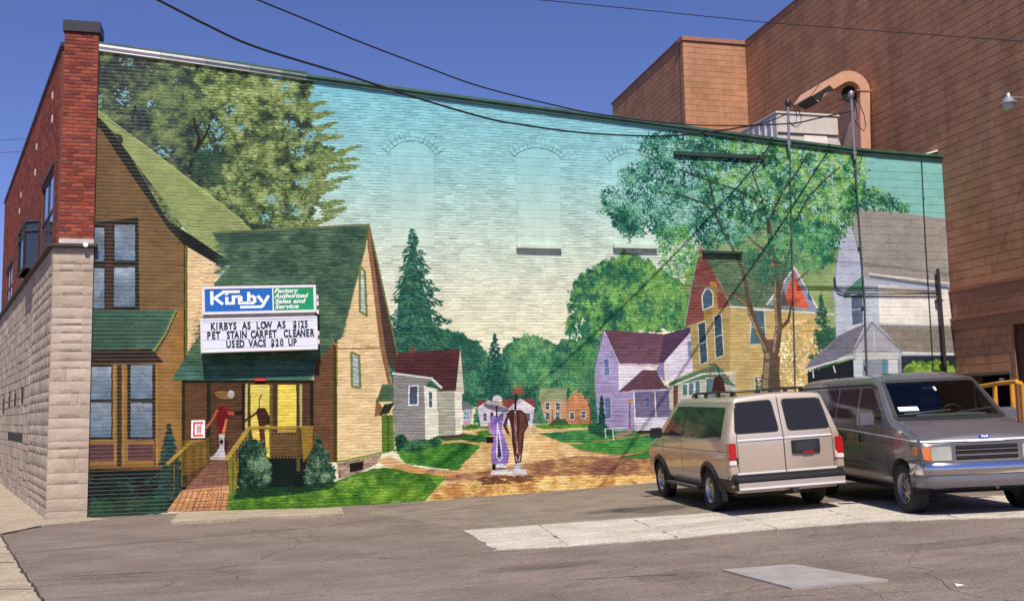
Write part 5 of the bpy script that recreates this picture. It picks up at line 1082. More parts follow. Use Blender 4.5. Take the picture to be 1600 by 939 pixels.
# ------------------------------------------------------------------ pipes on the wall
M_PIPE = mat('painted_conduit', (.05, .09, .08), .5, var=.2); M_PIPB = mat('dark_pipe', (.025, .02, .022), .5, var=.1); M_GAL = mat('galvanised', (.33, .33, .35), .35, .6, var=.1)
def wpipe(name, label, pts, r, mt, Y=-.05, cat='conduit', group=None, clips=0):
    P = [at(x, y, Y) for x, y in pts]; mb = MB(); mb.tube(P, r, 8); t = thing(name, label, cat, (P[-1].x, Y, P[-1].z), group=group); o = mb.build('pipe', mt, t, smooth=40); o.location = -Vector((P[-1].x, Y, P[-1].z))
    for i in range(clips):
        p = P[0].lerp(P[-1], (i + .5) / clips); mb = MB(); mb.box((p.x - r * 1.9, Y - r * .6, p.z - .02), (p.x + r * 1.9, .004, p.z + .02)); c = mb.build('clip', mt, t); c.location = o.location
    return t
wpipe('wall_conduit', 'dark vertical conduit running down from the left roof mast through the painted tree', [(1234.5, 238), (1238.5, 420), (1243, 612)], .014, M_PIPE, clips=4)
wpipe('wall_conduit', 'vertical conduit down from the right roof mast across the painted grey gable', [(1336, 250), (1346, 400), (1351, 470), (1356, 620)], .02, M_PIPE, clips=4)
wpipe('wall_cable', 'thin vertical cable down the painted grey roof near the wall end', [(1440, 250), (1446, 380), (1455, 520), (1460, 620)], .012, M_PIPB, Y=-.03, cat='cable', clips=3)
wpipe('bent_pipe', 'black pipe bending under the painted eave and running right to the pole', [(1304, 432), (1305.5, 447), (1311, 455), (1320, 458.5), (1400, 459), (1466, 459.5)], .018, M_PIPB)
wpipe('thin_cable', 'upper of two thin horizontal cables across the painted white house', [(1246, 446.5), (1360, 448), (1466, 453)], .009, M_PIPB, Y=-.03, cat='cable')
wpipe('thin_cable', 'lower of two thin horizontal cables across the painted white house', [(1246, 450), (1360, 452), (1466, 455.5)], .009, M_PIPB, Y=-.03, cat='cable')
wpipe('wall_post', 'thick dark upright pipe standing against the right end of the wall', [(1465, 420), (1472, 505), (1480, 620)], .042, M_PIPB, Y=-.12, cat='pipe', clips=2)
# ------------------------------------------------------------------ masts, drip loops, overhead wires
def mast(label, px, ytop, ybot, head, r=.032):
    b = at(px[1], ybot, -.1); t = at(px[0], ytop, -.1); r_ = thing('service_mast', label, 'mast', (b.x, -.1, b.z), group='service masts on the roof edge')
    mb = MB(); mb.tube([(0, 0, 0), (t.x - b.x, 0, t.z - b.z)], r, 10); mb.build('pole', M_GAL, r_, smooth=40)
    c = (t.x - b.x, 0, t.z - b.z); mb = MB(); mb.lathe([(.0, .12), (.05, .11), (.075, .06), (.07, -.02), (.04, -.07), (0, -.07)], c, 'z', 12); mb.build('weatherhead', head, r_, smooth=50)
    mb = MB(); mb.box((-.05, -.02, .15), (.05, .14, .22)); mb.build('bracket', M_GAL, r_); return b, t, r_
mA = mast('left service mast with a dark weatherhead, standing before the air conditioner', (1231, 1233), 163, 236, M_PIPB)
mB = mast('right service mast with a pale weatherhead, standing before the curved duct', (1330, 1336), 150, 250, M_GAL)
M_WIRE = mat('black_wire', (.008, .008, .01), .5, var=0)
def loop(par, base, offs, r=.011):
    mb = MB(); mb.tube([Vector(o_) for o_ in offs], r, 6); mb.build('drip_loop', M_WIRE, par, smooth=60)
def rel(m_, pts): return [at(x, y, -.12) - Vector((m_[0].x, -.1, m_[0].z)) for x, y in pts]
loop(mA[2], None, rel(mA, [(1233, 160), (1240, 165), (1245, 180), (1244, 193), (1238, 197), (1233, 190)])); loop(mA[2], None, rel(mA, [(1235, 162), (1246, 168), (1252, 183), (1250, 195), (1243, 199), (1237, 195)]))
loop(mB[2], None, rel(mB, [(1332, 152), (1343, 162), (1350, 180), (1353, 197), (1350, 205), (1343, 200), (1336, 188)])); loop(mB[2], None, rel(mB, [(1333, 154), (1338, 170), (1340, 186), (1336, 192)])); loop(mB[2], None, rel(mB, [(1348, 238), (1346, 250), (1340, 260), (1335, 266)]))
def span(label, M0, pts, slant, r, name='overhead_wire', ext=1.0):
    """wire leaving M0 and running 'slant' metres left for each metre towards the camera"""
    d = Vector((-slant, -1, 0)).normalized(); n_ = np.array([d.y, -d.x, 0]); P = [Vector(M0)]
    for x, y in pts:
        ry = ray(x, y); t = ((np.array(M0) - CAM) @ n_) / (ry @ n_); P.append(Vector(CAM + ry * t))
    e = P[-1] + (P[-1] - P[-2]).normalized() * 4 * ext; P.append(e)
    Q = []
    for i in range(len(P) - 1):                       # Catmull-Rom through the measured points
        p0, p1_, p2_, p3_ = P[max(i - 1, 0)], P[i], P[i + 1], P[min(i + 2, len(P) - 1)]
        for k in range(6):
            t = k / 6; Q.append(.5 * ((2 * p1_) + (-p0 + p2_) * t + (2 * p0 - 5 * p1_ + 4 * p2_ - p3_) * t * t + (-p0 + 3 * p1_ - 3 * p2_ + p3_) * t ** 3))
    Q.append(P[-1]); mb = MB(); mb.tube(Q, r, 7); return tag(mb.build(name, M_WIRE, None, smooth=60), label, 'wire')
span('overhead wire to the left mast, the upper of the two crossing the sky', at(1231, 178, -.1), [(1192, 193), (1150, 197), (1050, 193.5), (940, 179.5), (880, 168), (755, 137), (660, 103), (560, 65), (480, 32), (402, 0)], 2.1, .0145)
span('overhead wire to the right mast, crossing the wall top below the other', at(1329, 174.5, -.1), [(1279, 185), (1241, 193), (1180, 196.5), (1115, 206), (1052, 212.5), (980, 212), (900, 207), (820, 196), (760, 185), (640, 150), (540, 117), (400, 74), (320, 38), (246, 0)], 1.75, .0165)
def farwire(label, pts, Ys, r):
    P = [at(x, y, Y_) for (x, y), Y_ in zip(pts, Ys)]; mb = MB(); mb.tube(P, r, 6); return tag(mb.build('thin_wire', M_WIRE, None, smooth=60), label, 'wire')
farwire('thin wire high across the sky to the tan building', [(700, -14), (840, 0), (1015, 17), (1190, 35), (1400, 51), (1640, 68)], [-6, -5, -3.5, -3, -3, -3.2], .0085)
farwire('faint thin wire in the sky left of the brick front, lower one', [(-60, 242), (60, 236), (160, 232)], [42, 42, 42], .016); farwire('faint thin wire in the sky left of the brick front, upper one', [(-60, 221), (60, 217), (160, 214)], [42, 42, 42], .016)

# ------------------------------------------------------------------ on the roof
aY = 1.9; a0_ = at(1213, 177, aY); a1_ = at(1309, 183, aY); zb = at(1260, 240, aY).z - .3
ac = thing('air_conditioner', 'large pale metal air conditioner on the roof behind the left mast', 'air conditioner', (a0_.x, aY, zb)); L = a1_.x - a0_.x; Hh = a0_.z - zb
M_AC = mat('ac_metal', (.58, .53, .48), .45, .1, var=.08); DP = 3.6
mb = MB(); mb.box((0, 0, 0), (L, DP, Hh)); mb.build('casing', M_AC, ac, bevel=.02)
mb = MB(); mb.box((-.03, -.03, Hh), (L + .03, DP + .03, Hh + .05)); mb.build('lid', mat('ac_lid', (.62, .58, .54), .4, .1, var=.05), ac)
mb = MB(); mb.box((L * .42, -.03, Hh * .38), (L * .8, 0, Hh * .58)); mb.build('access_panel', mat('ac_panel', (.75, .68, .62), .4, var=.05), ac, bevel=.008)
mb = MB(); mb.box((L * .14, -.05, -.0), (L * .22, -.001, Hh * .42)); mb.box((.01, -.035, Hh * .60), (L - .01, -.001, Hh * .62)); mb.build('seam', mat('ac_dark', (.05, .045, .05), .5, var=0), ac)
mb = MB(); mb.add([(L - .02, -.01, 0), (L + .22, -.01, 0), (L - .02, -.01, Hh * .55), (L - .02, .6, 0), (L + .22, .6, 0), (L - .02, .6, Hh * .55)], [(0, 1, 2), (5, 4, 3), (0, 3, 4, 1), (1, 4, 5, 2)]); mb.build('hood', M_AC, ac)
for i in range(10): mb = MB(); y = .25 + i * .33; mb.box((-.035, y, .1), (-.001, y + .07, Hh - .1)); mb.build('fin', MATS['ac_lid'], ac)
for (x, y) in ((.1, .1), (L - .3, .1), (.1, DP - .3), (L - .3, DP - .3)): mb = MB(); mb.box((x, y, -.5), (x + .2, y + .2, 0)); mb.build('leg', MATS['ac_dark'], ac)
# curved duct
dY = 3.0; du = thing('curved_duct', 'tan gooseneck duct on the roof curving over to a dark mouth', 'duct', (at(1350, 240, dY).x, dY, at(1350, 240, dY).z - .4))
M_DUCT = mat('duct_tan', (.54, .29, .19), .5, var=.08); dpx = [(1353, 262), (1353, 235), (1352, 190), (1352, 146)] + [(1327 + 25.5 * cos(a), 146 - 27 * sin(a)) for a in np.linspace(.2, 2.1, 10)] + [(1300, 131), (1285, 140)]
ctr = [at(x, y, dY) - du.location for x, y in dpx]; wds = [.155] * 14 + [.16, .17]; DD = .95
mb = MB(); n = len(ctr); ring = []
for i, p in enumerate(ctr):
    t = (ctr[min(i + 1, n - 1)] - ctr[max(i - 1, 0)]).normalized(); nn = Vector((t.z, 0, -t.x)); w_ = wds[i]
    ring += [p + nn * w_, p - nn * w_, p - nn * w_ + Vector((0, DD, 0)), p + nn * w_ + Vector((0, DD, 0))]
fs = []
for i in range(n - 1):
    for k in range(4): fs.append((i * 4 + k, i * 4 + (k + 1) % 4, (i + 1) * 4 + (k + 1) % 4, (i + 1) * 4 + k))
mb.add(ring, fs); duo = mb.build('duct', M_DUCT, du); so = duo.modifiers.new('thickness', 'SOLIDIFY'); so.thickness = .02
# hood at the mouth: open box slanting down
q = ctr[-1]; e1 = at(1267, 149, dY) - du.location; e2 = at(1279, 160, dY) - du.location; u1 = ring[-4]; u2 = ring[-3]
a_, b_ = (ring[-4], ring[-3]) if ring[-4].z > ring[-3].z else (ring[-3], ring[-4]); tipa = e1; tipb = e2; Yv = Vector((0, DD * 1.05, 0))
mb = MB(); th_ = Vector((0, 0, -.03)); mb.add([a_, tipa, tipa + Yv, a_ + Yv, a_ + th_, tipa + th_, tipa + Yv + th_, a_ + Yv + th_], [(0, 1, 2, 3), (7, 6, 5, 4), (0, 4, 5, 1), (1, 5, 6, 2), (2, 6, 7, 3)]); mb.add([a_, tipa, tipb, b_.lerp(tipb, .45), b_], [(0, 1, 2, 3, 4)]); mb.build('hood', M_DUCT, du)
mq = [at(x, y, dY - .015) - du.location for x, y in ((1268, 151), (1296, 133.5), (1303, 140), (1288, 146), (1283, 158.5))]; mb = MB(); mb.add(mq + [q_ + Vector((0, DD * .9, 0)) for q_ in mq], [(0, 1, 2, 3, 4), (9, 8, 7, 6, 5)] + [(i, 5 + i, 5 + (i + 1) % 5, (i + 1) % 5) for i in range(5)]); mb.build('mouth', M_BLK, du)
mb = MB(); pc = at(1328, 147, dY + .2) - du.location; mb.lathe([(0, 0), (.235, 0), (.235, .05), (0, .05)], pc, 'y', 28); mb.build('bend_shade_disc', M_BLK, du, smooth=40)  # black disc added inside the bend, standing for its shaded hollow
mb = MB(); zz = at(1350, 142, dY) - du.location; mb.box((zz.x - .24, -.02, zz.z - .02), (zz.x + .24, DD + .02, zz.z + .02)); mb.build('joint_band', mat('duct_band', (.42, .19, .12), .5, var=.05), du)
# wedge-shaped flood lamp at the wall end
p = at(1440, 243, .15); q_ = at(1470, 231, .15); fl = thing('roof_floodlight', 'small wedge shaped pale floodlight on the roof edge by the tan wall', 'lamp', (p.x, .15, p.z - .02))
w_ = q_.x - p.x; mb = MB(); mb.add([(0, 0, .02), (w_, 0, .17), (w_, .3, .17), (0, .3, .02), (0, 0, .05), (w_, 0, .21), (w_, .3, .21), (0, .3, .05)], [(0, 3, 2, 1), (4, 5, 6, 7), (0, 1, 5, 4), (1, 2, 6, 5), (2, 3, 7, 6), (3, 0, 4, 7)]); mb.build('reflector', M_WHT, fl)
mb = MB(); mb.add([(.06, .02, .03), (w_, .02, .16), (w_ - .02, .02, -.05), (.06, .28, .03), (w_, .28, .16), (w_ - .02, .28, -.05)], [(0, 1, 2), (5, 4, 3), (0, 3, 4, 1), (1, 4, 5, 2), (2, 5, 3, 0)]); mb.build('housing', M_PIPB, fl)
# barn lamp on an arm from the tan wall
LP = at_x(1576, 160, (19.0, -2.6, 0), radians(2)); ls, lz = (LP - T0).dot(TD), LP.z
lamp = thing('wall_lamp', 'galvanised lamp with a glass globe on an arm from the tan wall', 'lamp', LP); k = .92
mb = MB(); mb.lathe([(0, .20), (.035, .2), (.05, .12), (.09, .09), (.11, .03), (.17, .0), (.17, -.03), (.1, -.03), (0, -.03)], (0, 0, 0), 'z', 20); mb.build('shade', mat('lamp_metal', (.62, .62, .64), .25, .7, var=.05), lamp, smooth=50)
mb = MB(); mb.lathe([(0, -.02), (.11, -.03), (.12, -.09), (.10, -.15), (.05, -.19), (0, -.19)], (0, 0, 0), 'z', 20); mb.build('globe', mat('frosted_glass', (.42, .46, .43), .15, var=.05, coat=.6), lamp, smooth=60)
hit = T0 + TD * ((Vector(LP) - T0).dot(TD) - 0) ; dx = (hit.x - LP.x)
mb = MB(); mb.tube([(0, 0, .12), (.12, -.03, .10), (dx * .6, -.1, .10), (dx, -.12, .06)], .018, 8); mb.build('arm', M_GAL, lamp, smooth=50)
# yellow guard rail in front of the doorway
rl = thing('guard_rail', 'yellow steel guard rail by the dark doorway behind the dark van', 'guard rail', (0, 0, 0)); M_YEL = mat('yellow_paint', (.62, .27, .02), .45, var=.12)
yR = -4.6; A_ = at(1597, 603, yR); B_ = at(1590, 596, yR); C_ = at(1560, 599, yR + 1.2); D_ = at(1530, 604, yR + 2.6); E_ = at(1598, 640, yR)
rl.location = (A_.x, A_.y, gz(A_.x)); off = -Vector(rl.location)
mb = MB(); mb.tube([D_ + off, C_ + off, B_ + off, (A_ + B_) / 2 + Vector((.03, 0, -.0)) + off, A_ + off, Vector((A_.x + .01, A_.y, A_.z - .2)) + off, Vector((A_.x + .01, A_.y, gz(A_.x))) + off], .045, 10); mb.build('rail', M_YEL, rl, smooth=50)
for (x, y, f_) in ((1581, 600, .6), (1554, 602, 1.6)):
    p = at(x, y, yR + f_); mb = MB(); mb.tube([p + off, Vector((p.x, p.y, gz(p.x))) + off], .05, 10); mb.build('post', M_YEL, rl, smooth=50)
# lamp inside the hatch
p = at_x(1566, 592, (20.2, 0, 0), AZT); mb = MB(); mb.lathe([(0, .02), (.05, .02), (.07, -.02), (.04, -.05), (0, -.05)], p, 'z', 14); tag(mb.build('hatch_lamp', M_WP, None, smooth=50), 'small white lamp under the lintel of the dark opening in the tan wall', 'lamp')

# ------------------------------------------------------------------ vans
M_LTR = mat('pale_trim', (.80, .74, .72), .3, .2, var=0); M_CHR = mat('chrome', (.74, .72, .72), .14, 1.0, var=0); M_TYR = mat('tyre_rubber', (.018, .017, .017), .85, var=.1, bump=.3, bscale=60); M_BPL = mat('black_plastic', (.02, .019, .02), .5, var=.05)
M_TNT = mat('tinted_glass', (.020, .018, .018), .06, var=0, spec=.5); M_ALY = mat('alloy_rim', (.50, .48, .46), .3, .8, var=.05); M_SIL = mat('steel_rim', (.26, .24, .23), .4, .7, var=.1); M_RUB = mat('rubber_seal', (.012, .012, .012), .6, var=0)
M_TLR = mat('tail_lamp_red', (.42, .008, .012), .15, var=.05, coat=.8); M_TLW = mat('tail_lamp_clear', (.75, .62, .58), .15, var=0, coat=.8); M_HLG = mat('headlamp_glass', (.36, .38, .33), .12, var=.1, coat=1.0); M_AMB = mat('amber_lens', (.62, .16, .02), .15, var=0, coat=.8)
def van_shape(name, L, S, ZT, ZB, rim=.09, crown=.03, rear=.05, nose=.10, rake=None, wells=(), wr=.38):
    """closed body skin: S half-width by height, ZT roof/hood height by length"""
    sx = [q[0] for q in S]; sw_ = [q[1] for q in S]; ty = [q[0] for q in ZT]; tz = [q[1] for q in ZT]
    ys = sorted(set([0, .012, .035, .08, .15] + list(np.arange(.25, L - .25, .11)) + [q[0] for q in ZT] + [L - .22, L - .14, L - .08, L - .04, L - .012, L]))
    us = [0, .03, .07, .12, .18, .24, .30, .36, .42, .48, .54, .60, .66, .72, .78, .84, .90, .95]
    rings = []
    for y in ys:
        if y > L: continue
        zt = float(np.interp(y, ty, tz)); k = 1.0
        if y < .15: k = 1 - rear * (1 - sqrt(max(0, 1 - (1 - y / .15) ** 2)))
        if y > L - .35: k = 1 - nose * (1 - sqrt(max(0, 1 - (1 - (L - y) / .35) ** 2)))
        if y < .08: zt -= .05 * (1 - sqrt(max(0, 1 - (1 - y / .08) ** 2)))
        R = []; zr = zt - rim
        for u in us:
            z = ZB + (zr - ZB) * u; x = float(np.interp(z, sx, sw_)) * k; z_ = z + (.03 * (1 - u / .12) if u < .12 else 0)
            if u < .12: x -= .05 * (1 - u / .12) ** 2
            R.append((x, z))
        xr = float(np.interp(zr, sx, sw_)) * k; R.append((xr, zr))
        for a in (.25, .5, .75, 1.0):
            an = a * pi / 2; R.append((xr - rim * 1.1 * (1 - cos(an)), zr + rim * sin(an)))
        xe = R[-1][0]
        for t in (.25, .5, .75, 1.0): R.append((xe * (1 - t), zt + crown * (1 - (1 - t) ** 2)))
        rings.append([(x, y + (rake(z) * max(0, 1 - y / .5) if rake else 0), z) for x, z in R])
    n = len(rings[0]); v = []; f = []
    for r in rings:
        v += r + [(-x, y, z) for x, y, z in r[:-1]]
    m_ = 2 * n - 1
    def idx(i, k): return i * m_ + k if k < n else i * m_ + n + (2 * n - 2 - k)      # k runs up the right side and down the left
    K = 2 * n - 1
    for i in range(len(rings) - 1):
        for k in range(K): f.append((idx(i, k), idx(i, (k + 1) % K), idx(i + 1, (k + 1) % K), idx(i + 1, k)))
    for i in (0, len(rings) - 1):
        for k in range(n - 1):
            q = (idx(i, k), idx(i, k + 1), idx(i, K - 2 - k) if k + 1 < n - 1 else idx(i, n - 1), idx(i, K - 1 - k))
            q = [idx(i, k), idx(i, k + 1), idx(i, K - 1 - (k + 1)), idx(i, K - 1 - k)]
            if q[1] == q[2]: q = q[:2] + q[3:]
            f.append(tuple(q))
    me = bpy.data.meshes.new(name); me.from_pydata(v, [], f); bm = bmesh.new(); bm.from_mesh(me); bmesh.ops.remove_doubles(bm, verts=bm.verts, dist=1e-5); bmesh.ops.recalc_face_normals(bm, faces=bm.faces); bm.to_mesh(me); bm.free()
    o = bpy.data.objects.new(name, me); COL.objects.link(o)
    c = MB()
    for (wy, wz) in wells:
        for s in (-1, 1): c.lathe([(0, s * .62), (wr, s * .62), (wr, s * 1.2), (0, s * 1.2)], (0, wy, wz), 'x', 36)
    cm = c.mesh('cutter'); co = bpy.data.objects.new('cutter', cm); COL.objects.link(co)
    bo = o.modifiers.new('b', 'BOOLEAN'); bo.object = co; bo.operation = 'DIFFERENCE'; bo.solver = 'EXACT'
    bpy.context.view_layer.update(); dg = bpy.context.evaluated_depsgraph_get(); ev = bpy.data.meshes.new_from_object(o.evaluated_get(dg))
    bpy.data.objects.remove(o); bpy.data.objects.remove(co); ev.name = name
    ev.polygons.foreach_set('use_smooth', [True] * len(ev.polygons)); ev.set_sharp_from_angle(angle=radians(38))
    return ev
def rnd(P, r=.05, n=4):
    out = []; m_ = len(P)
    for i in range(m_):
        a, b, c = Vector(P[i - 1]), Vector(P[i]), Vector(P[(i + 1) % m_]); d1, d2 = (a - b), (c - b); k = min(r, d1.length * .45, d2.length * .45); p, q = b + d1.normalized() * k, b + d2.normalized() * k
        for j in range(n + 1): t = j / n; out.append(tuple((p * (1 - t) ** 2 + b * 2 * t * (1 - t) + q * t * t)))
    return out
class Skin:
    def __init__(s, me): s.bvh = BVHTree.FromPolygons([v.co for v in me.vertices], [tuple(p.vertices) for p in me.polygons])
    def hit(s, u, v, ax):
        o, d = {'x+': ((6, u, v), (-1, 0, 0)), 'x-': ((-6, u, v), (1, 0, 0)), 'y-': ((u, -4, v), (0, 1, 0)), 'y+': ((u, 12, v), (0, -1, 0)), 'z+': ((u, v, 6), (0, 0, -1))}[ax]
        r = s.bvh.ray_cast(Vector(o), Vector(d))
        if r[0] is None: r = s.bvh.find_nearest(Vector(o) + Vector(d) * 5)
        return r[0], r[1]
    def patch(s, name, P, ax, mt, par, off=.005, res=.09, depth=.012, r=0.0):
        if r: P = rnd(P, r)
        Q = []
        for i in range(len(P)):
            a, b = Vector(P[i]), Vector(P[(i + 1) % len(P)]); k = max(1, int((b - a).length / res)); Q += [tuple(a + (b - a) * j / k) for j in range(k)]
        xs = [q[0] for q in Q]; zs = [q[1] for q in Q]; I = [(x, z) for x in np.arange(min(xs) + res / 2, max(xs), res) for z in np.arange(min(zs) + res / 2, max(zs), res) if in_poly((x, z), Q)]
        n = len(Q); R = delaunay_2d_cdt([Vector(q) for q in Q + I], [(i, (i + 1) % n) for i in range(n)], [], 1, 1e-5); v = []
        for p in R[0]: h, nn = s.hit(p.x, p.y, ax); v.append(h + nn * off)
        b = len(v); v2 = []
        for q in Q: h, nn = s.hit(q[0], q[1], ax); v2.append(h + nn * off); v.append(h - nn * depth)
        v += v2; f = [tuple(q) for q in R[2]] + [(b + i, b + (i + 1) % n, b + n + (i + 1) % n, b + n + i) for i in range(n)]
        m_ = MB(); m_.add(v, f); me = m_.mesh(name); me.polygons.foreach_set('use_smooth', [True] * len(me.polygons)); me.set_sharp_from_angle(angle=radians(40))
        return link(name, me, mt, par)
    def seam(s, name, path, ax, wd, mt, par, off=.002):
        m_ = MB(); P = [Vector(p) for p in path]; D = [P[0]]
        for i in range(len(P) - 1):
            k = max(1, int((P[i + 1] - P[i]).length / .06)); D += [P[i] + (P[i + 1] - P[i]) * (j / k) for j in range(1, k + 1)]
        vs = []
        for i, p in enumerate(D):
            d = (D[min(i + 1, len(D) - 1)] - D[max(i - 1, 0)]).normalized(); n_ = Vector((-d.y, d.x)) * wd / 2
            for sg in (-1, 1): q = p + n_ * sg; h, nn = s.hit(q.x, q.y, ax); vs.append(h + nn * off)
        m_.add(vs, [(2 * i, 2 * i + 1, 2 * i + 3, 2 * i + 2) for i in range(len(D) - 1)]); return link(name, m_.mesh(name), mt, par)
def wheel(par, x, y, z, R, W, side, alloy=True):
    """side: +1 right, -1 left; x = outer face of the tyre"""
    pr = [(R * .60, 0), (R * .66, .012), (R * .9, .008), (R * .97, -.02), (R, -.06), (R, -W + .06), (R * .97, -W + .02), (R * .6, -W)]
    m_ = MB(); m_.lathe([(r, side * h) for r, h in pr], (0, 0, 0), 'x', 36, cap=False); w_ = m_.build('wheel', M_TYR, par, smooth=35); w_.location = (x, y, z)
    m_ = MB(); m_.lathe([(0, side * -.05), (R * .14, side * -.045), (R * .17, side * -.02), (R * .3, side * -.035), (R * .52, side * -.05), (R * .57, side * -.01), (R * .62, side * .004), (R * .62, side * -W * .8), (0, side * -W * .8)], (0, 0, 0), 'x', 36); rm = m_.build('rim', M_ALY if alloy else M_SIL, w_, smooth=35)
    m_ = MB(); k_ = 5 if alloy else 8
    for i in range(k_):
        a = 2 * pi * i / k_; r0, r1 = R * (.2 if alloy else .36), R * .47; da = (.38 if alloy else .16); q = []
        for (rr, aa) in ((r0, -da * .8), (r0, da * .8), (r1, da), (r1, -da)): q.append((side * (-.03 if rr == r0 else -.042), rr * cos(a + aa), rr * sin(a + aa)))
        m_.add(q, [(0, 1, 2, 3)])
    m_.build('opening', M_BLK, w_)
    m_ = MB(); m_.lathe([(0, side * .0), (R * .11, side * -.004), (R * .13, side * -.04)], (0, 0, 0), 'x', 16); m_.build('hub_cap', M_CHR if not alloy else M_ALY, w_, smooth=40); return w_
def place(t, p):
    x, y, z, h, pi_, ro = p
    Rr = Matrix(((cos(ro), 0, sin(ro)), (0, 1, 0), (-sin(ro), 0, cos(ro)))); Rp = Matrix(((1, 0, 0), (0, cos(pi_), -sin(pi_)), (0, sin(pi_), cos(pi_)))); Rz = Matrix(((cos(h), sin(h), 0), (-sin(h), cos(h), 0), (0, 0, 1)))
    M = (Rz @ Rp @ Rr).to_4x4(); M.translation = Vector((x, y, z)); t.matrix_world = M; return M
# ---- champagne minivan seen from behind
M_GOLD = mat('champagne_paint', (.56, .45, .355), .3, .4, var=.02, coat=1.0); M_GOLDT = mat('champagne_trim', (.70, .58, .52), .35, .25, var=.03)
v1 = thing('parked_van', 'champagne minivan with two rear doors, parked with its back to the camera', 'van')
S1_ = [(.30, .86), (.42, .90), (.55, .935), (.72, .96), (.9, .968), (1.1, .962), (1.22, .945), (1.5, .865), (1.72, .79), (1.9, .74)]
me = van_shape('body', 4.78, S1_, [(0, 1.86), (.25, 1.875), (2.9, 1.875), (3.08, 1.84), (3.95, 1.20), (4.1, 1.14), (4.6, 1.0), (4.72, .9), (4.78, .78)], .36, rim=.09, crown=.035, rake=lambda z: .16 * max(0, z - 1.2) / .65 + .02, wells=((1.06, .36), (3.88, .36)), wr=.40)
link('body', me, M_GOLD, v1); sk1 = Skin(me)
for s, ax in ((-1, 'x-'), (1, 'x+')):
    sk1.patch('side_window', [(.34, 1.20), (.40, 1.71), (2.92, 1.74), (3.22, 1.54), (3.56, 1.22)], ax, M_TNT, v1, .004, r=.06)
    sk1.seam('pillar', [(2.42, 1.2), (2.36, 1.74)], ax, .03, M_RUB, v1, .0065); sk1.seam('door_seam', [(2.42, 1.2), (2.45, .5)], ax, .012, M_RUB, v1); sk1.seam('door_seam', [(3.58, 1.2), (3.5, .75)], ax, .012, M_RUB, v1)
    sk1.seam('side_moulding', [(.1, .985), (4.5, .965)], ax, .022, M_GOLDT, v1, .006); sk1.seam('stripe', [(.1, 1.01), (4.3, .99)], ax, .008, M_RUB, v1, .004)
    sk1.seam('stripe', [(1.5, .60), (3.4, .60)], ax, .03, M_GOLDT, v1, .005); sk1.seam('lower_trim', [(.02, .60), (.62, .60)], ax, .03, M_CHR, v1, .006)
    sk1.patch('lower_cladding', [(.02, .38), (.02, .585), (.62, .585), (.64, .38)], ax, M_BPL, v1, .005)
    for wy in (1.06, 3.88):                      # dark wheel arch flares
        mb = MB(); n = 18; vs = []
        for i in range(n + 1):
            a = -.35 + (pi + .7) * i / n
            for (r_, dx) in ((.395, -.04), (.40, .035), (.455, .03), (.50, -.03)):
                y_, z_ = wy + r_ * cos(a), .36 + r_ * sin(a); xx = float(np.interp(z_, [q[0] for q in S1_], [q[1] for q in S1_])); vs.append((s * (xx + dx), y_, z_))
        mb.add(vs, [(i * 4 + k, i * 4 + k + 1, i * 4 + k + 5, i * 4 + k + 4) for i in range(n) for k in range(3)]); mb.build('wheel_flare', M_BPL, v1, smooth=50)
    mb = MB(); mb.box((s * .80, 1.52, .33), (s * 1.03, 3.42, .37)); mb.box((s * .80, 1.6, .28), (s * .84, 3.3, .33)); mb.build('running_board', M_BPL, v1, bevel=.008); mb = MB(); mb.box((s * .86, 1.7, .3705), (s * 1.0, 3.25, .376)); mb.build('step_pad', mat('step_grey', (.16, .15, .145), .6, var=.1), v1)
    mb = MB(); mb.box((s * 1.0, 3.38, 1.17), (s * 1.24, 3.47, 1.36)); mr_ = mb.build('side_mirror', M_BPL, v1, bevel=.025); mb = MB(); mb.box((s * 1.02, 3.374, 1.19), (s * 1.22, 3.38, 1.34)); mb.build('mirror_glass', M_TNT, mr_); mb = MB(); mb.box((s * .9, 3.4, 1.2), (s * 1.02, 3.46, 1.26)); mb.build('arm', M_BPL, mr_)
    for wy in (1.06, 3.88): wheel(v1, s * .955, wy, .352, .352, .23, s)
    mb = MB(); zr = 1.955; mb.tube([(s * .60, .42, 1.90), (s * .60, .55, zr), (s * .60, 1.5, zr + .012), (s * .60, 2.5, zr), (s * .60, 2.65, 1.90)], .017, 8); rk = mb.build('roof_rail', M_BPL, v1, smooth=60)
    for y_ in (.6, 1.25, 1.9, 2.45): mb = MB(); mb.box((s * .575, y_ - .04, 1.88), (s * .625, y_ + .04, zr)); mb.build('foot', M_BPL, rk)
    # tail lamps
    x0, x1 = (.835, .985); mb = MB(); 
    for nm, a, b, mt in (('tail_lamp', .885, 1.15, M_TLR), ('reversing_lamp', .80, .882, M_TLW)):
        q = MB(); q.box((min(s * x0, s * (x1 - .028)), -.028, a), (max(s * x0, s * (x1 - .028)), .16, b)); q.build(nm, mt, v1, bevel=.012)
    q = MB(); q.box((min(s * .83, s * .95), -.02, .66), (max(s * .83, s * .95), .1, .795)); q.build('lamp_base', M_GOLD, v1, bevel=.01)
for y_ in (.85, 2.2): mb = MB(); mb.box((-.6, y_, 1.935), (.6, y_ + .04, 1.955)); mb.build('rack_bar', M_BPL, v1)
for nm, P in (('left', [(-.805, 1.30), (-.735, 1.77), (-.135, 1.785), (-.085, 1.30)]), ('right', [(.085, 1.30), (.06, 1.785), (.68, 1.77), (.775, 1.30)])):
    cx = sum(p[0] for p in P) / 4; cz = 1.54
    sk1.patch('window_seal', [(cx + (x - cx) * 1.05, cz + (z - cz) * 1.07) for x, z in P], 'y-', M_RUB, v1, .003, r=.07); sk1.patch('rear_window', P, 'y-', M_TNT, v1, .008, r=.07)
sk1.seam('door_seam', [(-.02, .66), (-.02, 1.86)], 'y-', .016, M_RUB, v1, .002)
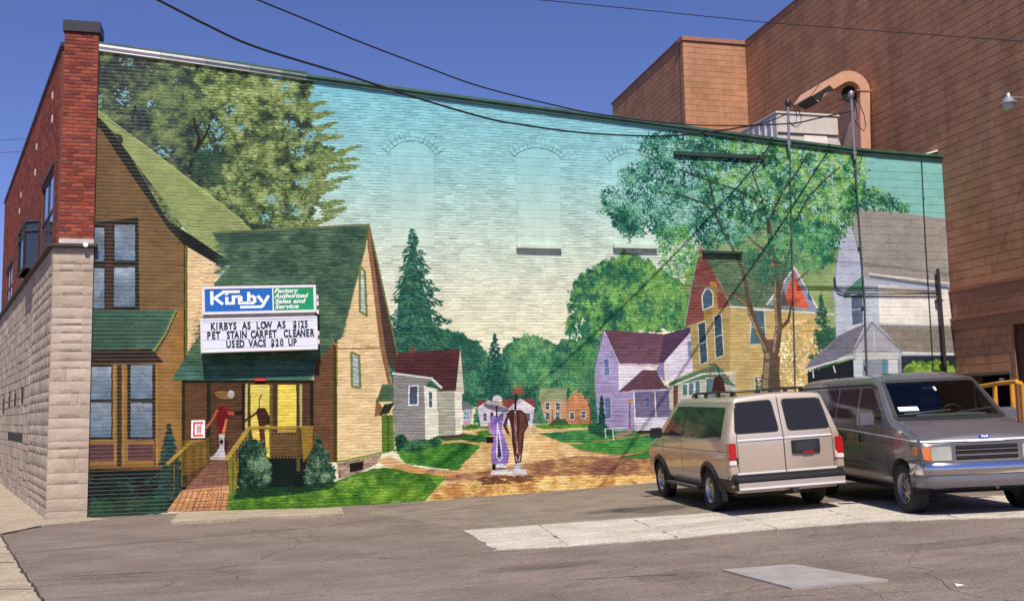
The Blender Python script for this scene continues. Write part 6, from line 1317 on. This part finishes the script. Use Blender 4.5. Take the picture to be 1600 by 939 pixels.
for x_ in (-.80, .80): sk1.seam('door_seam', [(x_, .66), (x_ * 1.0, 1.2), (x_ * .93, 1.55), (x_ * .86, 1.82)], 'y-', .011, M_RUB, v1, .002)
sk1.seam('rear_trim', [(-.79, 1.185), (-.03, 1.185)], 'y-', .026, M_LTR, v1, .012); sk1.seam('rear_trim', [(0, 1.185), (.79, 1.185)], 'y-', .026, M_LTR, v1, .012)
sk1.seam('lower_trim', [(-.84, .665), (-.03, .665)], 'y-', .032, M_LTR, v1, .012); sk1.seam('lower_trim', [(0, .665), (.84, .665)], 'y-', .032, M_LTR, v1, .012)
mb = MB(); mb.box((.10, -.012, .92), (.575, .03, 1.135)); pr_ = mb.build('plate_recess', M_RUB, v1, bevel=.01); mb = MB(); mb.box((.17, -.018, .965), (.50, -.012, 1.11)); mb.build('number_plate', mat('dark_plate', (.03, .035, .04), .35, var=.1), pr_); mb = MB(); mb.box((.27, -.024, .93), (.46, -.012, .955)); mb.build('red_strip', M_TLR, pr_)
for z_ in (1.34, .82):
    for x_ in (-.83, .83): mb = MB(); mb.box((x_ - .02, -.02 + .1 * (z_ > 1.2), z_), (x_ + .02, .05 + .1 * (z_ > 1.2), z_ + .1)); mb.build('hinge', M_BPL if x_ < 0 else M_GOLDT, v1)
mb = MB(); mb.box((-.93, -.03, .50), (.93, .12, .645)); mb.build('rear_valance', M_BPL, v1, bevel=.02)
mb = MB(); mb.box((-.91, -.15, .54), (.91, .05, .60)); mb.box((-.89, -.13, .40), (.89, .05, .54)); bu = mb.build('rear_bumper', M_BPL, v1, bevel=.018); mb = MB(); mb.box((-.885, -.148, .405), (.885, -.13, .53)); mb.build('bumper_face', mat('bumper_grey', (.40, .345, .32), .4, .2, var=.04), bu, bevel=.006); mb = MB(); mb.box((-.87, -.156, .425), (.87, -.148, .452)); mb.build('bumper_strip', M_LTR, bu)
mb = MB(); mb.tube([(.05, -.1, .40), (.05, .4, .36)], .035, 8); mb.box((.0, -.14, .34), (.1, -.02, .40)); mb.build('tow_hitch', M_BPL, v1)
mb = MB(); mb.box((-.75, .3, .27), (.75, 4.4, .36)); mb.build('underbody', M_BLK, v1); mb = MB(); mb.tube([(-.8, 1.06, .35), (.8, 1.06, .35)], .05, 8); mb.build('axle', M_BPL, v1)
sk1.patch('windscreen', [(-.72, 1.25), (-.6, 1.78), (.6, 1.78), (.72, 1.25)], 'y+', M_TNT, v1, .004, r=.08)
# ---- dark full-size van seen from the front
M_DGR = mat('dark_grey_paint', (.145, .137, .155), .34, .4, var=.02, coat=1.0); M_LGR = mat('lower_grey_paint', (.19, .172, .168), .3, .45, var=.03, coat=.7)
M_LG2 = mat('ground_reflection_grey', (.21, .194, .19), .32, .4, var=.03, coat=.8); v2 = thing('parked_van', 'dark grey full size passenger van facing the camera with a chrome front bumper', 'van')
S2_ = [(.34, .88), (.45, .93), (.6, .965), (.8, .985), (1.0, .99), (1.15, .985), (1.3, .965), (1.6, .90), (1.9, .82), (2.06, .78)]
me = van_shape('body', 5.26, S2_, [(0, 2.03), (.3, 2.06), (3.3, 2.06), (3.58, 2.0), (4.22, 1.42), (4.32, 1.36), (4.7, 1.27), (5.05, 1.15), (5.2, 1.09), (5.26, 1.0)], .40, rim=.10, crown=.06, nose=.07, rake=lambda z: .05 * max(0, z - 1.2), wells=((1.12, .38), (4.6, .38)), wr=.44)
sk2 = Skin(me)
def cut(me_, mbs, name):
    o_ = bpy.data.objects.new(name, me_); COL.objects.link(o_); cs = []
    for q in mbs:
        c_ = bpy.data.objects.new('cutter', q.mesh('cutter')); COL.objects.link(c_); b_ = o_.modifiers.new('b', 'BOOLEAN'); b_.object = c_; b_.operation = 'DIFFERENCE'; b_.solver = 'EXACT'; cs.append(c_)
    bpy.context.view_layer.update(); r_ = bpy.data.meshes.new_from_object(o_.evaluated_get(bpy.context.evaluated_depsgraph_get()))
    for q in [o_] + cs: bpy.data.objects.remove(q)
    r_.name = name; r_.polygons.foreach_set('use_smooth', [True] * len(r_.polygons)); r_.set_sharp_from_angle(angle=radians(38)); return r_
YM = frameM(Vector((0, 0, 0)), Vector((1, 0, 0)), Vector((0, 0, 1)), Vector((0, 1, 0)))
c1 = MB().prism([(-.81, 1.415), (.81, 1.415), (.705, 1.95), (-.705, 1.95)], 3.0, 5.0, YM); c2 = MB().box((-.74, 2.2, .9), (.74, 3.75, 1.93))
me = cut(me, [c1, c2], 'body'); link('body', me, M_DGR, v2)
M_CAB = mat('cabin_trim', (.045, .042, .045), .8, var=.1); M_SEAT = mat('seat_cloth', (.13, .12, .125), .9, var=.15)
mb = MB()
for b_ in (((-.735, 2.21, .905), (.735, 2.25, 1.925)), ((-.735, 2.25, .905), (.735, 3.74, .93)), ((-.738, 2.25, .93), (-.72, 3.7, 1.9)), ((.72, 2.25, .93), (.738, 3.7, 1.9)), ((-.72, 2.25, 1.90), (.72, 3.5, 1.925))): mb.box(*b_)
mb.build('cabin', M_CAB, v2)
mb = MB(); mb.box((-.72, 3.62, 1.25), (.72, 4.12, 1.44)); mb.build('dashboard', mat('dash_grey', (.15, .17, .16), .6, var=.05), v2, bevel=.04)
for s_ in (-1, 1):
    mb = MB(); mb.box((s_ * .40 - .25, 2.65, 1.0), (s_ * .40 + .25, 2.80, 1.52)); mb.box((s_ * .40 - .25, 2.7, .94), (s_ * .40 + .25, 3.2, 1.08)); mb.box((s_ * .40 - .13, 2.66, 1.55), (s_ * .40 + .13, 2.76, 1.74)); mb.box((s_ * .40 - .03, 2.70, 1.5), (s_ * .40 + .03, 2.73, 1.56)); mb.build('seat', M_SEAT, v2, bevel=.035)
mb = MB(); mb.tube([(-.40 + .19 * cos(t), 3.50 + .06 * sin(t), 1.40 + .17 * sin(t)) for t in np.linspace(0, 2 * pi, 20)], .016, 8, cap=False); mb.tube([(-.40, 3.62, 1.33), (-.40, 3.5, 1.40)], .03, 8); mb.build('steering_wheel', M_BPL, v2, smooth=60)
mb = MB(); mb.box((-.12, 3.62, 1.82), (.12, 3.65, 1.88)); mb.build('rear_view_mirror', M_BPL, v2, bevel=.01)
def glass_mat():
    m_ = bpy.data.materials.new('windscreen_glass'); m_.use_nodes = True; n = m_.node_tree; n.nodes.clear(); o_ = n.nodes.new('ShaderNodeOutputMaterial'); mx = n.nodes.new('ShaderNodeMixShader'); tr = n.nodes.new('ShaderNodeBsdfTransparent'); gl = n.nodes.new('ShaderNodeBsdfGlossy'); fr = n.nodes.new('ShaderNodeFresnel')
    tr.inputs[0].default_value = (.62, .68, .66, 1); gl.inputs['Roughness'].default_value = .02; gl.inputs[0].default_value = (1, 1, 1, 1); fr.inputs[0].default_value = 1.5
    n.links.new(fr.outputs[0], mx.inputs[0]); n.links.new(tr.outputs[0], mx.inputs[1]); n.links.new(gl.outputs[0], mx.inputs[2]); n.links.new(mx.outputs[0], o_.inputs[0]); return m_
M_WSG = glass_mat()
for s, ax in ((-1, 'x-'), (1, 'x+')):
    for P in ([(.22, 1.43), (.26, 1.87), (1.05, 1.88), (1.05, 1.42)], [(1.10, 1.42), (1.10, 1.88), (2.0, 1.88), (2.0, 1.41)], [(2.06, 1.41), (2.06, 1.88), (2.92, 1.88), (2.92, 1.39)], [(3.0, 1.39), (3.0, 1.88), (3.42, 1.88), (3.92, 1.46), (3.94, 1.36)]): sk2.patch('side_window', P, ax, M_TNT, v2, .004, r=.05)
    sk2.seam('belt_trim', [(.1, 1.25), (2.6, 1.21), (4.2, 1.13), (5.12, 1.08)], ax, .02, M_LTR, v2, .006); sk2.seam('body_crease', [(.1, .78), (4.1, .76)], ax, .02, M_LGR, v2, .004)
    sk2.patch('ground_reflection_panel', [(1.62, .43), (1.62, 1.04), (4.06, 1.02), (4.06, .43)], ax, M_LG2, v2, .003); sk2.patch('ground_reflection_panel', [(.05, .45), (.05, 1.05), (.62, 1.05), (.62, .45)], ax, M_LG2, v2, .003); sk2.patch('ground_reflection_panel', [(4.065, .86), (4.065, 1.02), (5.04, 1.0), (5.04, .86)], ax, M_LG2, v2, .003)  # lighter grey patches: the ground's reflection painted onto the lower sides
    for y_ in (2.97, 2.04, 3.98): sk2.seam('door_seam', [(y_, 1.30), (y_, .5)], ax, .012, M_RUB, v2)
    sk2.seam('drip_rail', [(.15, 1.925), (3.35, 1.93), (3.55, 1.87)], ax, .03, M_RUB, v2, .01)
    for y_ in (2.45, 3.2): h, nn = sk2.hit(y_, 1.09, ax); mb = MB(); mb.box((h.x - .012, y_ - .05, 1.02), (h.x + .02 * s + .012, y_ + .05, 1.15)); mb.build('door_handle', M_RUB, v2, bevel=.006)
    mb = MB(); mb.box((s * 1.02 - .0, 3.78, 1.28), (s * 1.30, 3.88, 1.50)); mr_ = mb.build('side_mirror', M_DGR, v2, bevel=.03); mb = MB(); mb.box((s * .9, 3.80, 1.33), (s * 1.03, 3.86, 1.38)); mb.build('arm', M_BPL, mr_)
    for wy in (1.12, 4.6): wheel(v2, s * .965, wy, .375, .375, .24, s, False)
    # headlamp with amber marker
    sk2.patch('headlamp_frame', [(s * .50, .775), (s * .50, 1.03), (s * .945, 1.02), (s * .945, .775)][::s], 'y+', M_LGR, v2, .012, r=.02)
    sk2.patch('headlamp', [(s * .53, .80), (s * .53, 1.0), (s * .83, .995), (s * .83, .80)][::s], 'y+', M_HLG, v2, .022, r=.02)
    sk2.patch('indicator_lamp', [(s * .835, .80), (s * .835, .995), (s * .935, .985), (s * .93, .82)][::s], 'y+', M_AMB, v2, .020, r=.02)
    sk2.patch('indicator_lamp', [(5.05, .87), (5.04, 1.0), (5.14, 1.0), (5.14, .87)], ax, M_AMB, v2, .010, r=.02)
for q in ([(-.86, 1.385), (.86, 1.385)], [(-.86, 1.385), (-.735, 1.975)], [(.86, 1.385), (.735, 1.975)], [(-.735, 1.975), (.735, 1.975)]): sk2.seam('windscreen_seal', q, 'y+', .05, M_RUB, v2, .004)
sk2.patch('windscreen', [(-.83, 1.40), (-.72, 1.965), (.72, 1.965), (.83, 1.40)], 'y+', M_WSG, v2, .002, depth=0.0, r=.03)
mb = MB(); mb.box((.42, 0, 0), (.72, .004, .07)); 
sk2.patch('paper_card', [(.44, 1.50), (.44, 1.56), (.74, 1.56), (.74, 1.50)], 'y+', M_WP, v2, .011); sk2.patch('inspection_sticker', [(-.02, 1.80), (-.02, 1.86), (.02, 1.86), (.02, 1.80)], 'y+', M_TRK, v2, .011)
for a, b in (((.72, 1.425), (-.02, 1.47)), ((-.08, 1.425), (-.72, 1.49))):
    P = []
    for t in np.linspace(0, 1, 7): x_ = a[0] + (b[0] - a[0]) * t; z_ = a[1] + (b[1] - a[1]) * t; h, nn = sk2.hit(x_, z_, 'y+'); P.append(h + nn * .035)
    mb = MB(); mb.tube(P, .012, 6); mb.build('wiper', M_BPL, v2)
sk2.seam('hood_chrome', [(-.93, 1.065), (.93, 1.065)], 'y+', .024, M_LTR, v2, .016)
sk2.patch('grille_frame', [(-.50, .765), (-.50, 1.035), (.50, 1.035), (.50, .765)], 'y+', M_LGR, v2, .014); sk2.patch('grille', [(-.46, .80), (-.46, 1.005), (.46, 1.005), (.46, .80)], 'y+', M_BLK, v2, .018)
for z_ in (.835, .87, .905, .94, .975):
    mb = MB(); h, nn = sk2.hit(0, z_, 'y+'); mb.box((-.46, h.y - .0, z_ - (.010 if z_ != .87 else .016)), (.46, h.y + .03, z_ + (.006 if z_ != .87 else .012))); mb.build('grille_bar', M_LGR if z_ in (.87, .94) else M_BPL, v2)
for s in (-1, 1): sk2.seam('door_seam', [(s * .88, 1.30), (s * .93, 1.08)], 'y+', .01, M_RUB, v2, .002)
h, nn = sk2.hit(0, 1.115, 'y+'); mb = MB(); mb.prism([(.078 * cos(t), .03 * sin(t)) for t in np.linspace(0, 2 * pi, 20, endpoint=False)], 0, .012, frameM(h + nn * .004, Vector((-1, 0, 0)), Vector((0, -nn.z, nn.y)).normalized() * (1 if nn.y > 0 else -1), nn)); em = mb.build('badge', mat('badge_blue', (.02, .05, .32), .2, var=0, coat=.6), v2)
tm = text_mesh('Ford', .05, .001, .35, .002); to = link('script', tm, M_WP, em); to.matrix_local = frameM(h + nn * .018, Vector((-1, 0, 0)), Vector((0, -nn.z, nn.y)).normalized(), nn) @ Matrix.Translation((0, -.018, 0))
# bumper: curved chrome bar with grey valance
def bar(z0, z1, bulge, mt, name, par, xw=1.0, y0=5.22):
    mb = MB(); n = 22; vs = []
    for i in range(n + 1):
        t = -1 + 2 * i / n; x_ = t * xw; yb = y0 + .13 - .10 * abs(t) ** 5 * 1.2 - .05 * t * t
        if abs(t) > .93: yb -= (abs(t) - .93) * 2.2
        for (dy, z_) in ((-.12, z0), (bulge * .5, z0), (bulge, z0 + (z1 - z0) * .3), (bulge, z0 + (z1 - z0) * .7), (bulge * .4, z1), (-.12, z1)): vs.append((x_, yb + dy, z_))
    fs = [(i * 6 + k, i * 6 + (k + 1) % 6, (i + 1) * 6 + (k + 1) % 6, (i + 1) * 6 + k) for i in range(n) for k in range(6)] + [tuple(range(6)), tuple(range(n * 6 + 5, n * 6 - 1, -1))]
    mb.add(vs, fs); return mb.build(name, mt, par, smooth=50)
bar(.60, .76, .05, M_CHR, 'front_bumper', v2); bar(.42, .60, .03, M_LGR, 'front_valance', v2, .99); bar(.36, .42, -.06, M_BPL, 'air_dam', v2, .95)
mb = MB(); mb.tube([(-.1, 5.15, .40), (-.1, 5.30, .40)], .03, 8); mb.build('tow_hook', M_GAL, v2)
mb = MB(); mb.box((-.75, .3, .30), (.75, 4.9, .42)); mb.build('underbody', M_BLK, v2)
for (y_, x_) in ((3.0, .30), (3.0, -.05), (3.0, -.4)): mb = MB(); h, nn = sk2.hit(x_, y_, 'z+'); mb.box((x_ - .10, y_ - .22, h.z - .005), (x_ + .10, y_ + .22, h.z + .004)); mb.build('roof_panel', mat('roof_patch', (.22, .15, .12), .5, var=.1), v2)
for t, P0 in ((v1, [11.386, -7.192, .239, .104, .005, -.046]), (v2, [14.326, -4.173, .349, 3.327, -.017, -.017])):   # stand the tyres on the ground
    W4 = [c for c in t.children if c.name.split('.')[0] == 'wheel']
    for it in range(6):
        place(t, P0); bpy.context.view_layer.update(); g_ = []
        for c in W4: p = t.matrix_world @ Vector((c.location.x, c.location.y, 0)); g_.append((c.location.x, c.location.y, p.z - gz(p.x)))
        mean = sum(q[2] for q in g_) / 4; ymid = sum(q[1] for q in g_) / 4
        pt = sum(q[2] * (q[1] - ymid) for q in g_) / sum((q[1] - ymid) ** 2 for q in g_); rl_ = sum(q[2] * q[0] for q in g_) / sum(q[0] ** 2 for q in g_)
        P0[2] -= mean - pt * ymid; P0[4] -= pt; P0[5] += rl_
    P0[2] -= .004; place(t, P0); print('van pose', [round(q, 3) for q in P0])
